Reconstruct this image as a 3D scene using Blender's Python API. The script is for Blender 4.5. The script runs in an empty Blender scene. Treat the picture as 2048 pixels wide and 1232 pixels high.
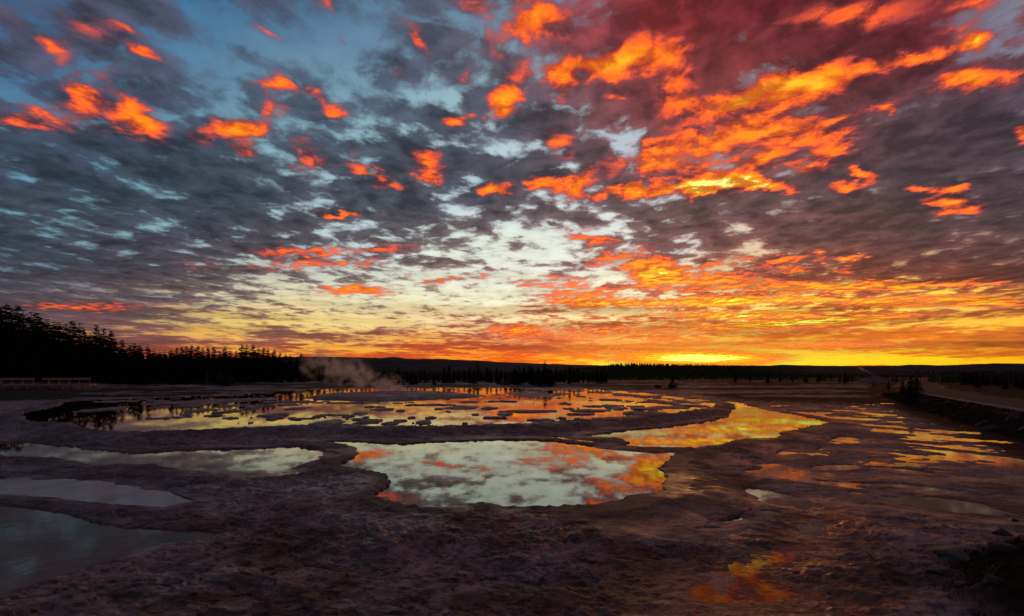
import bpy, math, random
import numpy as np
from mathutils import Vector

# ------------------------------------------------------------------ camera
S = bpy.context.scene
COL = S.collection
F = 1024.0          # focal length in photo pixels (frame is 2048 wide -> 90 degrees)
CX, HY = 1024.0, 745.0   # photo column of straight ahead, photo row of the horizon
EYE = 3.5
cam_d = bpy.data.cameras.new('camera')
cam_d.sensor_width = 36.0
cam_d.lens = 18.0
cam_d.shift_y = (HY - 616.0) / 2048.0
cam_d.clip_start = 0.05
cam_d.clip_end = 30000.0
cam = bpy.data.objects.new('camera', cam_d)
cam.location = (0, 0, EYE)
cam.rotation_euler = (math.radians(90), 0, 0)
COL.objects.link(cam)
S.camera = cam

# ------------------------------------------------------------------ render / exposure
S.view_settings.view_transform = 'Standard'
S.view_settings.look = 'None'
S.view_settings.exposure = 0.0
S.view_settings.gamma = 1.0
S.render.engine = 'CYCLES'
S.cycles.use_denoising = True
S.cycles.max_bounces = 5
S.cycles.diffuse_bounces = 2
S.cycles.glossy_bounces = 3
S.cycles.transmission_bounces = 2
S.cycles.volume_bounces = 1
S.cycles.transparent_max_bounces = 6

# ------------------------------------------------------------------ small node helpers
def lin(c):
    out = []
    for v in c[:3]:
        v = v / 255.0
        out.append(v / 12.92 if v <= 0.04045 else ((v + 0.055) / 1.055) ** 2.4)
    return tuple(out)

class NT:
    def __init__(self, tree):
        self.t = tree
        self.n = tree.nodes
        self.l = tree.links
    def new(self, kind, **kw):
        nd = self.n.new(kind)
        for k, v in kw.items():
            setattr(nd, k, v)
        return nd
    def put(self, sock, v):
        if isinstance(v, bpy.types.NodeSocket):
            self.l.new(v, sock)
        elif v is not None:
            sock.default_value = v
    def math(self, op, a, b=None, c=None, clamp=False):
        nd = self.new('ShaderNodeMath', operation=op, use_clamp=clamp)
        self.put(nd.inputs[0], a)
        if b is not None: self.put(nd.inputs[1], b)
        if c is not None: self.put(nd.inputs[2], c)
        return nd.outputs[0]
    def vmath(self, op, a, b=None, c=None, scale=None):
        nd = self.new('ShaderNodeVectorMath', operation=op)
        self.put(nd.inputs[0], a)
        if b is not None: self.put(nd.inputs[1], b)
        if c is not None: self.put(nd.inputs[2], c)
        if scale is not None: self.put(nd.inputs['Scale'], scale)
        return nd.outputs[0]
    def xyz(self, x, y, z):
        nd = self.new('ShaderNodeCombineXYZ')
        self.put(nd.inputs[0], x); self.put(nd.inputs[1], y); self.put(nd.inputs[2], z)
        return nd.outputs[0]
    def sep(self, v):
        nd = self.new('ShaderNodeSeparateXYZ')
        self.put(nd.inputs[0], v)
        return nd.outputs
    def noise(self, vec, scale, detail=4.0, rough=0.5, dist=0.0, out=0, lac=2.0):
        nd = self.new('ShaderNodeTexNoise')
        self.put(nd.inputs['Vector'], vec)
        nd.inputs['Scale'].default_value = scale
        nd.inputs['Detail'].default_value = detail
        nd.inputs['Roughness'].default_value = rough
        nd.inputs['Distortion'].default_value = dist
        nd.inputs['Lacunarity'].default_value = lac
        return nd.outputs[out]
    def map(self, v, a, b, c=0.0, d=1.0, smooth=False):
        nd = self.new('ShaderNodeMapRange')
        nd.interpolation_type = 'SMOOTHSTEP' if smooth else 'LINEAR'
        self.put(nd.inputs[0], v)
        for i, x in enumerate((a, b, c, d)):
            self.put(nd.inputs[1 + i], x)
        return nd.outputs[0]
    def mix(self, f, a, b, blend='MIX'):
        nd = self.new('ShaderNodeMix', data_type='RGBA', blend_type=blend)
        nd.clamp_factor = True
        self.put(nd.inputs[0], f)
        for s, v in ((nd.inputs[6], a), (nd.inputs[7], b)):
            if isinstance(v, tuple) and len(v) == 3: v = v + (1.0,)
            self.put(s, v)
        return nd.outputs[2]
    def mixf(self, f, a, b):
        nd = self.new('ShaderNodeMix', data_type='FLOAT')
        self.put(nd.inputs[0], f); self.put(nd.inputs[2], a); self.put(nd.inputs[3], b)
        return nd.outputs[0]
    def ramp(self, f, stops, mode='LINEAR'):
        nd = self.new('ShaderNodeValToRGB')
        r = nd.color_ramp
        r.interpolation = mode
        while len(r.elements) < len(stops): r.elements.new(0.5)
        for e, (p, c) in zip(r.elements, stops):
            e.position = p
        for e, (p, c) in zip(r.elements, stops):
            e.position = p
            e.color = tuple(c) if len(c) == 4 else tuple(c) + (1.0,)
        self.put(nd.inputs[0], f)
        return nd.outputs

# ------------------------------------------------------------------ sky and sunset clouds (world)
GX = [0, 256, 512, 768, 1024, 1280, 1536, 1792, 2048]
GY = [0, 125, 250, 375, 500, 580, 640, 690, 725]
CLEAR = [
 [(55,85,120),(45,115,165),(70,110,145),(85,120,150),(100,125,150),(110,125,150),(110,110,130),(100,95,115),(130,130,150)],
 [(70,110,150),(75,120,155),(95,130,155),(115,150,170),(130,155,175),(140,155,175),(130,120,135),(110,105,120),(120,120,135)],
 [(75,120,150),(100,145,165),(125,165,180),(140,180,195),(165,190,200),(190,200,210),(170,150,150),(120,110,120),(90,85,100)],
 [(110,165,185),(120,165,180),(140,175,185),(165,190,200),(195,210,215),(205,205,210),(175,160,160),(135,120,125),(100,90,105)],
 [(100,140,155),(120,155,165),(160,185,190),(215,225,220),(232,240,228),(235,235,225),(240,200,160),(190,140,120),(130,100,100)],
 [(80,90,105),(130,130,135),(215,210,180),(235,235,205),(240,235,210),(250,232,190),(255,212,80),(255,200,55),(255,175,40)],
 [(90,75,85),(190,150,90),(240,205,110),(245,220,150),(248,225,160),(250,215,130),(255,215,70),(255,210,80),(235,160,40)],
 [(100,70,75),(215,135,60),(250,185,80),(252,175,65),(253,130,25),(255,190,40),(255,195,40),(255,190,35),(250,165,20)],
 [(110,60,50),(235,130,30),(250,160,30),(252,160,25),(253,150,20),(255,235,60),(255,225,50),(255,215,20),(250,180,10)],
]
CLOUD = [
 [(80,72,92,.72),(75,80,102,.68),(72,86,110,.62),(72,86,110,.68),(92,82,100,.75),(158,52,50,.9),(120,38,44,1),(158,46,48,1),(118,66,74,.78)],
 [(70,82,108,.62),(78,86,108,.68),(80,94,114,.62),(82,94,112,.66),(98,92,106,.72),(190,60,50,.85),(84,22,28,1.1),(104,32,38,1.05),(80,65,75,.85)],
 [(58,72,92,.8),(62,76,95,.8),(68,84,104,.7),(72,84,102,.72),(80,80,90,.78),(112,80,82,.75),(150,80,75,.8),(95,75,85,.95),(75,60,70,.95)],
 [(60,75,92,.72),(60,72,88,.88),(68,76,88,.92),(72,78,88,.92),(82,78,88,.92),(104,80,84,.95),(102,76,78,.95),(90,68,72,.95),(78,60,68,.95)],
 [(58,66,78,.82),(66,64,78,.88),(78,70,80,.85),(98,88,90,.62),(118,98,100,.42),(125,90,88,.66),(140,82,70,.9),(105,65,62,.95),(85,58,60,.95)],
 [(70,62,75,.9),(85,72,80,.8),(110,92,90,.6),(140,115,105,.4),(145,106,98,.34),(150,62,38,.5),(175,70,22,.62),(150,58,24,.66),(125,50,26,.75)],
 [(75,62,72,.95),(100,72,78,.7),(125,90,82,.36),(130,95,88,.4),(160,68,45,.5),(205,90,18,.6),(200,88,16,.6),(185,80,20,.62),(150,68,30,.7)],
 [(80,58,66,.95),(120,62,60,.75),(140,66,58,.62),(150,60,42,.7),(185,55,25,.7),(245,120,12,.65),(248,128,10,.6),(240,120,12,.65),(210,100,15,.7)],
 [(90,52,52,.9),(150,62,35,.7),(190,75,30,.7),(225,75,18,.7),(230,85,10,.65),(250,140,15,.4),(250,130,12,.45),(225,120,10,.5),(190,95,12,.6)],
]
# clouds still lit by the sun: photo column, row, half sizes, tilt (degrees, clockwise), brightness
LIT = [
 (1700,28,300,36,-8,.27),(1180,60,150,50,10,.30),(1425,322,44,20,0,.7),(900,556,26,6,0,.55),(1035,562,20,5,0,.5),(820,545,24,4,0,.5),(1270,500,50,10,-5,.5),(1450,225,180,40,-15,.26),(1560,300,160,40,-12,.26),(1230,522,70,16,0,.75),(1120,560,60,10,0,.6),(1500,655,230,8,-1,.75),(1560,690,260,7,0,.8),(1250,700,150,5,0,.6),
 (105,90,28,14,30,.8),(170,60,50,20,25,.4),(275,107,40,8,20,.75),(250,60,30,8,20,.5),(165,184,32,20,40,1.0),
 (185,143,44,9,20,.55),(130,232,85,20,10,.75),(30,238,40,8,10,.5),(285,245,42,26,15,1.05),(240,205,28,14,40,.65),
 (485,260,46,17,5,1.25),(490,300,22,14,0,.8),(550,165,18,15,0,.8),(515,157,10,6,0,.6),(550,222,26,18,-40,.65),
 (610,187,42,6,15,.55),(668,220,20,9,20,.75),(465,117,9,9,0,.6),(395,268,24,12,20,.5),(620,315,30,24,50,.5),
 (530,60,35,8,35,.5),(655,5,15,12,0,.5),(670,80,15,4,20,.6),(835,80,42,9,50,.6),(790,145,10,8,0,.5),
 (950,10,28,16,0,.6),(1060,40,55,30,0,.85),(1000,85,20,26,0,.65),(1000,207,25,20,-30,1.25),(915,235,20,10,0,1.0),
 (1025,175,20,22,-30,.6),(935,150,12,8,0,.5),(1170,135,70,22,-15,.75),(1265,122,76,25,-18,1.02),(1350,168,40,55,0,.72),(1410,205,60,14,-10,.6),
 (1090,140,45,20,0,.65),(1125,180,12,22,0,.65),(1120,285,24,18,0,.8),(1240,195,22,8,0,.6),(745,350,48,10,18,.9),
 (850,328,24,18,-20,.85),(865,360,20,10,0,.95),(990,375,34,9,5,1.25),(1085,372,22,10,0,1.1),(1150,370,34,13,-25,1.15),
 (1270,378,85,10,-8,1.3),(1285,320,58,24,-15,.78),(1345,340,40,18,0,.5),(1460,365,62,14,0,1.5),(1540,371,38,9,12,1.2),
 (1390,376,55,9,-5,1.25),(1430,275,105,22,-15,.92),(1570,166,110,16,-22,.85),(1710,142,110,14,-12,.6),(1860,110,85,15,-18,.8),
 (1700,36,110,20,-10,.32),(1950,22,95,20,-20,.6),(1640,154,115,13,-18,.45),(1480,190,70,16,-30,.6),(1610,195,90,16,-20,.75),(1950,80,26,28,-30,1.15),
 (1945,147,45,13,0,1.2),(1890,165,30,15,-30,.7),(1950,175,25,10,-10,.6),(2030,150,30,15,-20,.6),(1680,235,115,8,-15,.75),
 (1560,262,60,16,-10,.6),(1640,272,95,7,-12,.65),(1665,302,44,16,-25,.8),(1785,217,12,5,0,.9),(1530,320,38,13,-10,.9),
 (1600,332,16,6,0,.8),(1720,345,18,8,20,1.15),(1695,372,24,7,-5,1.0),(1745,360,12,4,0,.6),(1855,378,28,6,8,1.1),
 (1910,377,18,7,0,1.0),(1900,405,46,8,5,1.2),(1915,425,38,5,0,.9),(2044,265,12,20,0,.9),(685,503,120,8,-3,.75),
 (640,530,120,6,-2,.85),(675,428,30,5,0,.8),(560,500,60,8,0,.4),(395,530,35,8,0,.5),(150,614,100,6,3,.7),
 (310,608,110,5,0,.35),(715,580,62,8,0,1.2),(860,567,22,4,0,.6),(970,550,18,4,0,.6),(1150,470,32,12,0,.75),
 (1205,478,25,8,0,.65),(1165,588,92,15,0,.8),(1200,606,85,6,0,1.1),(1310,545,42,22,0,1.2),(1410,560,105,22,0,.95),
 (1030,660,42,8,0,.95),(1150,672,190,16,0,.65),(1450,603,140,7,-2,1.5),(1480,631,140,4,0,1.6),(1660,641,170,4,-3,1.6),
 (1790,573,190,6,-2,1.2),(1600,570,110,8,0,.85),(1890,597,140,6,0,1.05),(1750,607,140,5,3,1.05),(1990,606,70,5,0,1.0),
 (1695,517,16,6,0,1.2),(1642,509,8,4,0,1.2),(1645,525,10,5,0,.9),(1725,512,12,5,0,.9),(1590,537,24,6,0,1.0),
 (1570,520,34,6,-15,.9),(1690,540,12,4,0,.9),(1400,716,130,9,0,2.3),(1480,520,60,8,-5,.6),
]
def azel(px, py):
    X, Y = (px - CX) / F, (HY - py) / F
    return math.atan(X), math.atan2(Y, math.hypot(1.0, X))
def table(rows, az, el):
    """value of a pixel table at a direction"""
    az = max(-0.86, min(0.86, az))
    X = math.tan(az); Y = math.tan(el) * math.hypot(1.0, X)
    px = max(0, min(2047.9, CX + X * F)); py = max(0, min(725, HY - Y * F))
    i = max(k for k in range(8) if GX[k] <= px); a = (px - GX[i]) / (GX[i+1] - GX[i])
    j = max([k for k in range(8) if GY[k] <= py]); b = (py - GY[j]) / (GY[j+1] - GY[j])
    g = lambda r, c: np.array(lin(rows[r][c]) + tuple(rows[r][c][3:]))
    v = (g(j,i)*(1-a)+g(j,i+1)*a)*(1-b) + (g(j+1,i)*(1-a)+g(j+1,i+1)*a)*b
    return v

world = bpy.data.worlds.new('World')
S.world = world
world.use_nodes = True
SUN_AZ, SUN_EL = azel(1395, 723)
def build_world():
    w = NT(world.node_tree)
    w.n.clear()
    tc = w.new('ShaderNodeTexCoord')
    d = w.vmath('NORMALIZE', tc.outputs['Generated'])
    dx, dy, dz = w.sep(d)[:3]
    az = w.math('ARCTAN2', dx, dy)
    el = w.math('ARCSINE', dz)
    # cloud layer plane, foreshortened towards the horizon
    zz = w.math('ADD', w.math('MAXIMUM', dz, 0.0), 0.075)
    plane = w.xyz(w.math('DIVIDE', dx, zz), w.math('DIVIDE', dy, zz), 0.0)
    rowv = w.xyz(az, el, 0.0)
    warp_p = w.vmath('SUBTRACT', w.noise(plane, 2.2, 3, 0.55, out=1), (0.5, 0.5, 0.5))
    plane_w = w.vmath('MULTIPLY_ADD', warp_p, (0.16, 0.16, 0.0), plane)
    # vertical squeeze of the warp close to the horizon
    sq = w.map(el, 0.0, 0.38, 0.10, 1.0)
    # direction grid
    rows_el = [0.018, 0.05, 0.085, 0.125, 0.17, 0.225, 0.30, 0.38, 0.47, 0.58, 0.75]
    wn = w.vmath('SUBTRACT', w.noise(plane, 1.3, 4, 0.6, out=1), (0.5, 0.5, 0.5))
    ws = w.sep(wn)
    az_g = w.math('MULTIPLY_ADD', ws[0], 0.25, az)
    el_g = w.math('MULTIPLY_ADD', w.math('MULTIPLY', ws[1], sq), 0.16, el)
    fac = w.map(az_g, -math.pi, math.pi, 0.0, 1.0)
    azs = [-math.pi, -1.5] + list(np.linspace(-0.80, 0.80, 13)) + [1.5, math.pi]
    back = np.array(lin((72, 66, 76)) + (0.75,))
    clear = cloud = cover = None
    prev = None
    for e in rows_el:
        ee = min(e, 0.62)
        sc, sk = [], []
        for a in azs:
            t = max(0.0, min(1.0, (abs(a) - 0.8) / 1.4))
            c = table(CLEAR, a, ee); k = table(CLOUD, a, ee)
            c = c * (1 - t) + np.array(lin((60, 85, 115))) * t
            k = k * (1 - t) + back * t
            if e > 0.7:
                c = c * 0.6 + np.array(lin((58, 66, 88))) * 0.4
                k = k * 0.6 + back * 0.4
            p = (a + math.pi) / (2 * math.pi)
            sc.append((p, tuple(c))); sk.append((p, tuple(k)))
        rc = w.ramp(fac, sc); rk = w.ramp(fac, sk)
        if clear is None:
            clear, cloud, cover = rc[0], rk[0], rk[1]
        else:
            f = w.map(el_g, prev, e)
            clear = w.mix(f, clear, rc[0]); cloud = w.mix(f, cloud, rk[0]); cover = w.mixf(f, cover, rk[1])
        prev = e
    # cloud texture: cells of the altocumulus sheet and long streaks low down
    vp = math.radians(14)
    rot = w.new('ShaderNodeVectorRotate', rotation_type='Z_AXIS')
    w.put(rot.inputs['Vector'], plane_w); rot.inputs['Angle'].default_value = vp
    pst = w.vmath('MULTIPLY', rot.outputs[0], (1.0, 0.86, 1.0))
    def cells(v):
        return w.math('MULTIPLY_ADD', w.noise(v, 5.2, 6, 0.60), 0.62, w.math('MULTIPLY', w.noise(v, 13.0, 4, 0.58), 0.38))
    n1 = cells(pst)
    so = Vector((math.sin(SUN_AZ), math.cos(SUN_AZ), 0)) * 0.055
    n1s = cells(w.vmath('ADD', pst, tuple(so)))
    emb = w.math('SUBTRACT', n1, n1s)                 # > 0 on the side turned to the sun
    vor = w.new('ShaderNodeTexVoronoi', feature='SMOOTH_F1')
    w.put(vor.inputs['Vector'], w.vmath('MULTIPLY_ADD', w.noise(pst, 6.0, 3, 0.6, out=1), (0.10, 0.10, 0.0), pst))
    vor.inputs['Scale'].default_value = 6.5
    vor.inputs['Smoothness'].default_value = 0.45
    puff = w.math('SUBTRACT', 0.52, vor.outputs['Distance'])
    n2 = w.noise(pst, 1.3, 3, 0.5)
    stv = w.vmath('MULTIPLY', w.vmath('MULTIPLY_ADD', wn, (0.5, 0.03, 0), rowv), (3.0, 34.0, 1.0))
    n3 = w.noise(stv, 1.0, 7, 0.62)
    low = w.map(el, 0.02, 0.15, 0.85, 0.0, True)
    n1c = w.math('MULTIPLY_ADD', puff, w.map(el, 0.1, 0.35, 0.12, 0.30), n1)
    nn = w.mixf(low, n1c, n3)
    dens = w.math('ADD', w.math('MULTIPLY_ADD', w.math('SUBTRACT', n2, 0.5), 0.42, nn), w.math('MULTIPLY_ADD', cover, 0.42, -0.215))
    alpha = w.map(dens, w.mixf(low, 0.46, 0.48), w.mixf(low, 0.61, 0.57), 0.0, 1.0, True)
    thick = w.map(dens, 0.50, 0.82, 0.0, 1.0)
    light = w.math('ADD', w.math('MULTIPLY_ADD', thick, -0.85, 1.22), w.math('MULTIPLY', emb, w.mixf(low, 3.4, 0.6)))
    light = w.math('MAXIMUM', light, 0.42)
    light = w.math('MULTIPLY_ADD', w.math('MULTIPLY', low, w.math('SUBTRACT', 0.56, n3)), 2.2, light)
    cl = w.vmath('SCALE', cloud, scale=light)
    bright = w.map(w.math('SUBTRACT', nn, 0.5), -0.15, 0.12, 1.06, 0.78)
    clr = w.vmath('SCALE', clear, scale=bright)
    colr = w.mix(alpha, clr, cl)
    # glowing clouds
    fine = w.vmath('SUBTRACT', w.noise(plane, 7.0, 5, 0.65, out=1), (0.5, 0.5, 0.5))
    fs = w.sep(fine)
    # tangent-plane directions of the lit western half of the sky
    dyc = w.math('MAXIMUM', dy, 0.05)
    tx = w.math('DIVIDE', dx, dyc)
    tz = w.math('DIVIDE', dz, dyc)
    au = w.math('MULTIPLY_ADD', fs[0], 0.09, w.math('MULTIPLY_ADD', ws[0], 0.03, tx))
    ev = w.math('MULTIPLY_ADD', w.math('MULTIPLY', fs[1], sq), 0.08, tz)
    uv = w.xyz(au, ev, 0.0)
    acc = 0.0
    for (px, py, rx, ry, ang, s) in LIT:
        mp = w.new('ShaderNodeMapping', vector_type='TEXTURE')
        w.put(mp.inputs[0], uv)
        mp.inputs['Location'].default_value = ((px - CX) / F, (HY - py) / F, 0)
        mp.inputs['Rotation'].default_value = (0, 0, -math.radians(ang))
        mp.inputs['Scale'].default_value = (rx / F * 1.75 + 0.006, ry / F * 1.8 + 0.003, 1)
        g = w.new('ShaderNodeTexGradient', gradient_type='SPHERICAL')
        w.put(g.inputs[0], mp.outputs[0])
        acc = w.math('MULTIPLY_ADD', g.outputs[1], s * 1.25, acc)
    acc = w.math('MULTIPLY', acc, w.map(dy, 0.1, 0.3))
    gate = w.map(w.math('MULTIPLY_ADD', emb, 1.3, w.mixf(w.math('MULTIPLY', low, 0.9), n1c, n3)), 0.36, 0.66, -0.55, 0.40)
    # dense sunlit banks stay whole, thin ones break up
    gate = w.math('MULTIPLY', gate, w.map(acc, 0.5, 1.5, 1.0, 0.30))
    lit = w.math('MULTIPLY', acc, w.math('ADD', gate, 1.0))
    r = w.ramp(w.math('MULTIPLY', lit, 0.5), [
        (0.0, lin((100, 62, 80)) + (0.0,)), (0.07, lin((112, 60, 74)) + (0.06,)), (0.17, lin((150, 64, 66)) + (0.28,)),
        (0.27, lin((198, 74, 58)) + (0.60,)), (0.37, lin((238, 88, 44)) + (0.88,)), (0.48, lin((255, 104, 32)) + (1.0,)), (0.62, lin((255, 124, 24)) + (1.0,)),
        (0.80, lin((255, 150, 20)) + (1.0,)), (0.94, lin((255, 190, 38)) + (1.0,)), (1.0, lin((255, 240, 130)) + (1.0,))])
    shade_ = w.map(w.math('MULTIPLY_ADD', emb, 2.2, n1c), 0.34, 0.66, 0.62, 1.16)
    gold = w.mix(w.math('MULTIPLY', w.map(el, 0.10, 0.24, 0.8, 0.0), w.map(az, 0.05, 0.25)), (1.0, 1.0, 1.0), (1.1, 1.75, 0.8))
    colr = w.mix(r[1], colr, w.vmath('MULTIPLY', gold, w.vmath('SCALE', r[0], scale=shade_)))
    # long bars of thicker and thinner cloud low in the west
    n4 = w.noise(w.vmath('MULTIPLY', w.vmath('MULTIPLY_ADD', wn, (0.4, 0.02, 0), rowv), (1.5, 46.0, 1.0)), 1.0, 5, 0.55)
    zone = w.math('MULTIPLY', w.map(el, 0.02, 0.05), w.map(el, 0.13, 0.21, 1.0, 0.0))
    zone = w.math('MULTIPLY', zone, w.map(az, -0.1, 0.15, 0.35, 1.0))
    bar = w.map(n4, 0.38, 0.60, 0.62, 1.38, True)
    colr = w.vmath('MULTIPLY', colr, w.mix(zone, (1.0, 1.0, 1.0), w.xyz(w.math('POWER', bar, 0.7), bar, w.math('POWER', bar, 1.3))))
    # physical twilight sky behind it all
    sky = w.new('ShaderNodeTexSky', sky_type='NISHITA')
    sky.sun_disc = False
    sky.sun_elevation = SUN_EL
    sky.sun_rotation = SUN_AZ
    sky.altitude = 2200
    bg1 = w.new('ShaderNodeBackground'); w.put(bg1.inputs[0], sky.outputs[0]); bg1.inputs[1].default_value = 0.008
    bg2 = w.new('ShaderNodeBackground'); w.put(bg2.inputs[0], colr); bg2.inputs[1].default_value = 1.0
    add = w.new('ShaderNodeAddShader')
    w.l.new(bg1.outputs[0], add.inputs[0]); w.l.new(bg2.outputs[0], add.inputs[1])
    out = w.new('ShaderNodeOutputWorld')
    w.l.new(add.outputs[0], out.inputs[0])
build_world()
world.cycles.sampling_method = 'NONE'

# ------------------------------------------------------------------ sun, at the ridge line
sun_d = bpy.data.lights.new('sun', 'SUN')
sun_d.energy = 0.2
sun_d.angle = math.radians(0.5)
sun_d.color = (1.0, 0.45, 0.15)
sun = bpy.data.objects.new('sun', sun_d)
sd = Vector((math.sin(SUN_AZ) * math.cos(SUN_EL), math.cos(SUN_AZ) * math.cos(SUN_EL), math.sin(SUN_EL)))
sun.rotation_euler = (-sd).to_track_quat('-Z', 'Y').to_euler()
sun.location = (0, 0, 60)
COL.objects.link(sun)
# ------------------------------------------------------------------ object helpers
def tag(o, label=None, cat=None, group=None, kind=None):
    if label: o['label'] = label
    if cat: o['category'] = cat
    if group: o['group'] = group
    if kind: o['kind'] = kind
    return o

def mesh_np(name, verts, faces, mat, parent=None, smooth=True, attrs=None):
    """mesh object from numpy vertices and an (n,4) or (n,3) face array"""
    verts = np.asarray(verts, np.float32); faces = np.asarray(faces, np.int32)
    me = bpy.data.meshes.new(name)
    k = faces.shape[1]
    me.vertices.add(len(verts)); me.vertices.foreach_set('co', verts.ravel())
    me.loops.add(faces.size); me.loops.foreach_set('vertex_index', faces.ravel())
    me.polygons.add(len(faces))
    me.polygons.foreach_set('loop_start', np.arange(len(faces), dtype=np.int32) * k)
    me.polygons.foreach_set('loop_total', np.full(len(faces), k, np.int32))
    if smooth: me.polygons.foreach_set('use_smooth', np.ones(len(faces), bool))
    me.update(calc_edges=True)
    for an, av in (attrs or {}).items():
        at = me.attributes.new(an, 'FLOAT', 'POINT')
        at.data.foreach_set('value', np.asarray(av, np.float32))
    me.materials.append(mat)
    o = bpy.data.objects.new(name, me)
    COL.objects.link(o)
    if parent: o.parent = parent
    return o

class MB:
    """collects shapes of one material into one mesh"""
    def __init__(self): self.v = []; self.f = []
    def add(self, v, f):
        n = len(self.v); self.v += [tuple(p) for p in v]; self.f += [tuple(i + n for i in q) for q in f]
    def box(self, c, s, rz=0.0, taper=1.0):
        ca, sa = math.cos(rz), math.sin(rz); v = []
        for dz in (-.5, .5):
            t = taper if dz > 0 else 1.0
            for dx, dy in ((-.5,-.5),(.5,-.5),(.5,.5),(-.5,.5)):
                x, y = dx*s[0]*t, dy*s[1]*t
                v.append((c[0]+x*ca-y*sa, c[1]+x*sa+y*ca, c[2]+dz*s[2]))
        self.add(v, [(0,3,2,1),(4,5,6,7),(0,1,5,4),(1,2,6,5),(2,3,7,6),(3,0,4,7)])
    def tube(self, pts, rad, n=7):
        pts = [Vector(p) for p in pts]; v = []; f = []
        for i, p in enumerate(pts):
            t = (pts[min(i+1,len(pts)-1)] - pts[max(i-1,0)]).normalized()
            a = t.orthogonal().normalized(); b = t.cross(a)
            for k in range(n):
                w = 2*math.pi*k/n
                v.append(p + (a*math.cos(w) + b*math.sin(w))*rad[i])
        for i in range(len(pts)-1):
            for k in range(n):
                f.append((i*n+k, i*n+(k+1)%n, (i+1)*n+(k+1)%n, (i+1)*n+k))
        f.append(tuple(range(n))[::-1]); f.append(tuple((len(pts)-1)*n+k for k in range(n)))
        self.add(v, f)
    def build(self, name, mat, parent=None, smooth=False):
        me = bpy.data.meshes.new(name); me.from_pydata(self.v, [], self.f); me.update()
        if smooth: me.polygons.foreach_set('use_smooth', [True]*len(me.polygons))
        me.materials.append(mat)
        o = bpy.data.objects.new(name, me); COL.objects.link(o)
        if parent: o.parent = parent
        return o

def empty(name, loc=(0,0,0), rz=0.0):
    o = bpy.data.objects.new(name, None); o.location = loc; o.rotation_euler = (0,0,rz)
    o.empty_display_size = 0.3
    COL.objects.link(o); return o

# ------------------------------------------------------------------ numpy gradient noise
_rng = np.random.RandomState(11)
_perm = _rng.permutation(512); _perm = np.concatenate([_perm, _perm])
_ga = _rng.rand(512) * 2 * np.pi
_gx, _gy = np.cos(_ga), np.sin(_ga)
def perlin(x, y):
    xi = np.floor(x).astype(np.int64); yi = np.floor(y).astype(np.int64)
    xf, yf = x - xi, y - yi
    u = xf*xf*xf*(xf*(xf*6-15)+10); v = yf*yf*yf*(yf*(yf*6-15)+10)
    def g(i, j, a, b):
        h = _perm[(_perm[(xi+i) & 511] + yi + j) & 511]
        return _gx[h]*a + _gy[h]*b
    return ((g(0,0,xf,yf)*(1-u) + g(1,0,xf-1,yf)*u)*(1-v) + (g(0,1,xf,yf-1)*(1-u) + g(1,1,xf-1,yf-1)*u)*v) * 1.5
def fbm(x, y, o=4, r=0.5):
    s = 0; a = 1.0; t = 0
    for i in range(o):
        s = s + perlin(x*2**i + 17.3*i, y*2**i - 9.1*i)*a; t += a; a *= r
    return s / t
def ridged(x, y, o=3):
    s = 0; a = 1.0; t = 0
    for i in range(o):
        s = s + (1 - np.abs(perlin(x*2**i + 5.7*i, y*2**i + 3.9*i))*2.2)*a; t += a; a *= 0.5
    return s / t
def sstep(a, b, x):
    t = np.clip((x - a) / (b - a), 0, 1); return t*t*(3-2*t)

# ------------------------------------------------------------------ layout of the place
def gp(px, py, z=0.0):
    """ground point seen at a photo position when it lies at height z"""
    D = F * (EYE - z) / (py - HY)
    return ((px - CX) / F * D, D)
def seg_d(X, Y, pts, closed=True):
    """distance to a polyline, and (closed) inside mask"""
    P = np.array(pts); Q = np.roll(P, -1, 0)
    if not closed: P, Q = P[:-1], Q[:-1]
    best = np.full(X.shape, 1e9); ins = np.zeros(X.shape, bool)
    for (ax, ay), (bx, by) in zip(P, Q):
        ex, ey = bx-ax, by-ay; L = ex*ex + ey*ey + 1e-12
        t = np.clip(((X-ax)*ex + (Y-ay)*ey) / L, 0, 1)
        best = np.minimum(best, (X-ax-t*ex)**2 + (Y-ay-t*ey)**2)
        if closed:
            c = ((ay > Y) != (by > Y))
            with np.errstate(divide='ignore', invalid='ignore'):
                c &= X < (bx-ax) * (Y-ay) / (by-ay + 1e-12) + ax
            ins ^= c
    return np.sqrt(best), ins
def sdf_poly(X, Y, px_pts, z):
    pts = [gp(a, b, z) for a, b in px_pts]
    d, ins = seg_d(X, Y, pts)
    return np.where(ins, -d, d)

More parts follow.
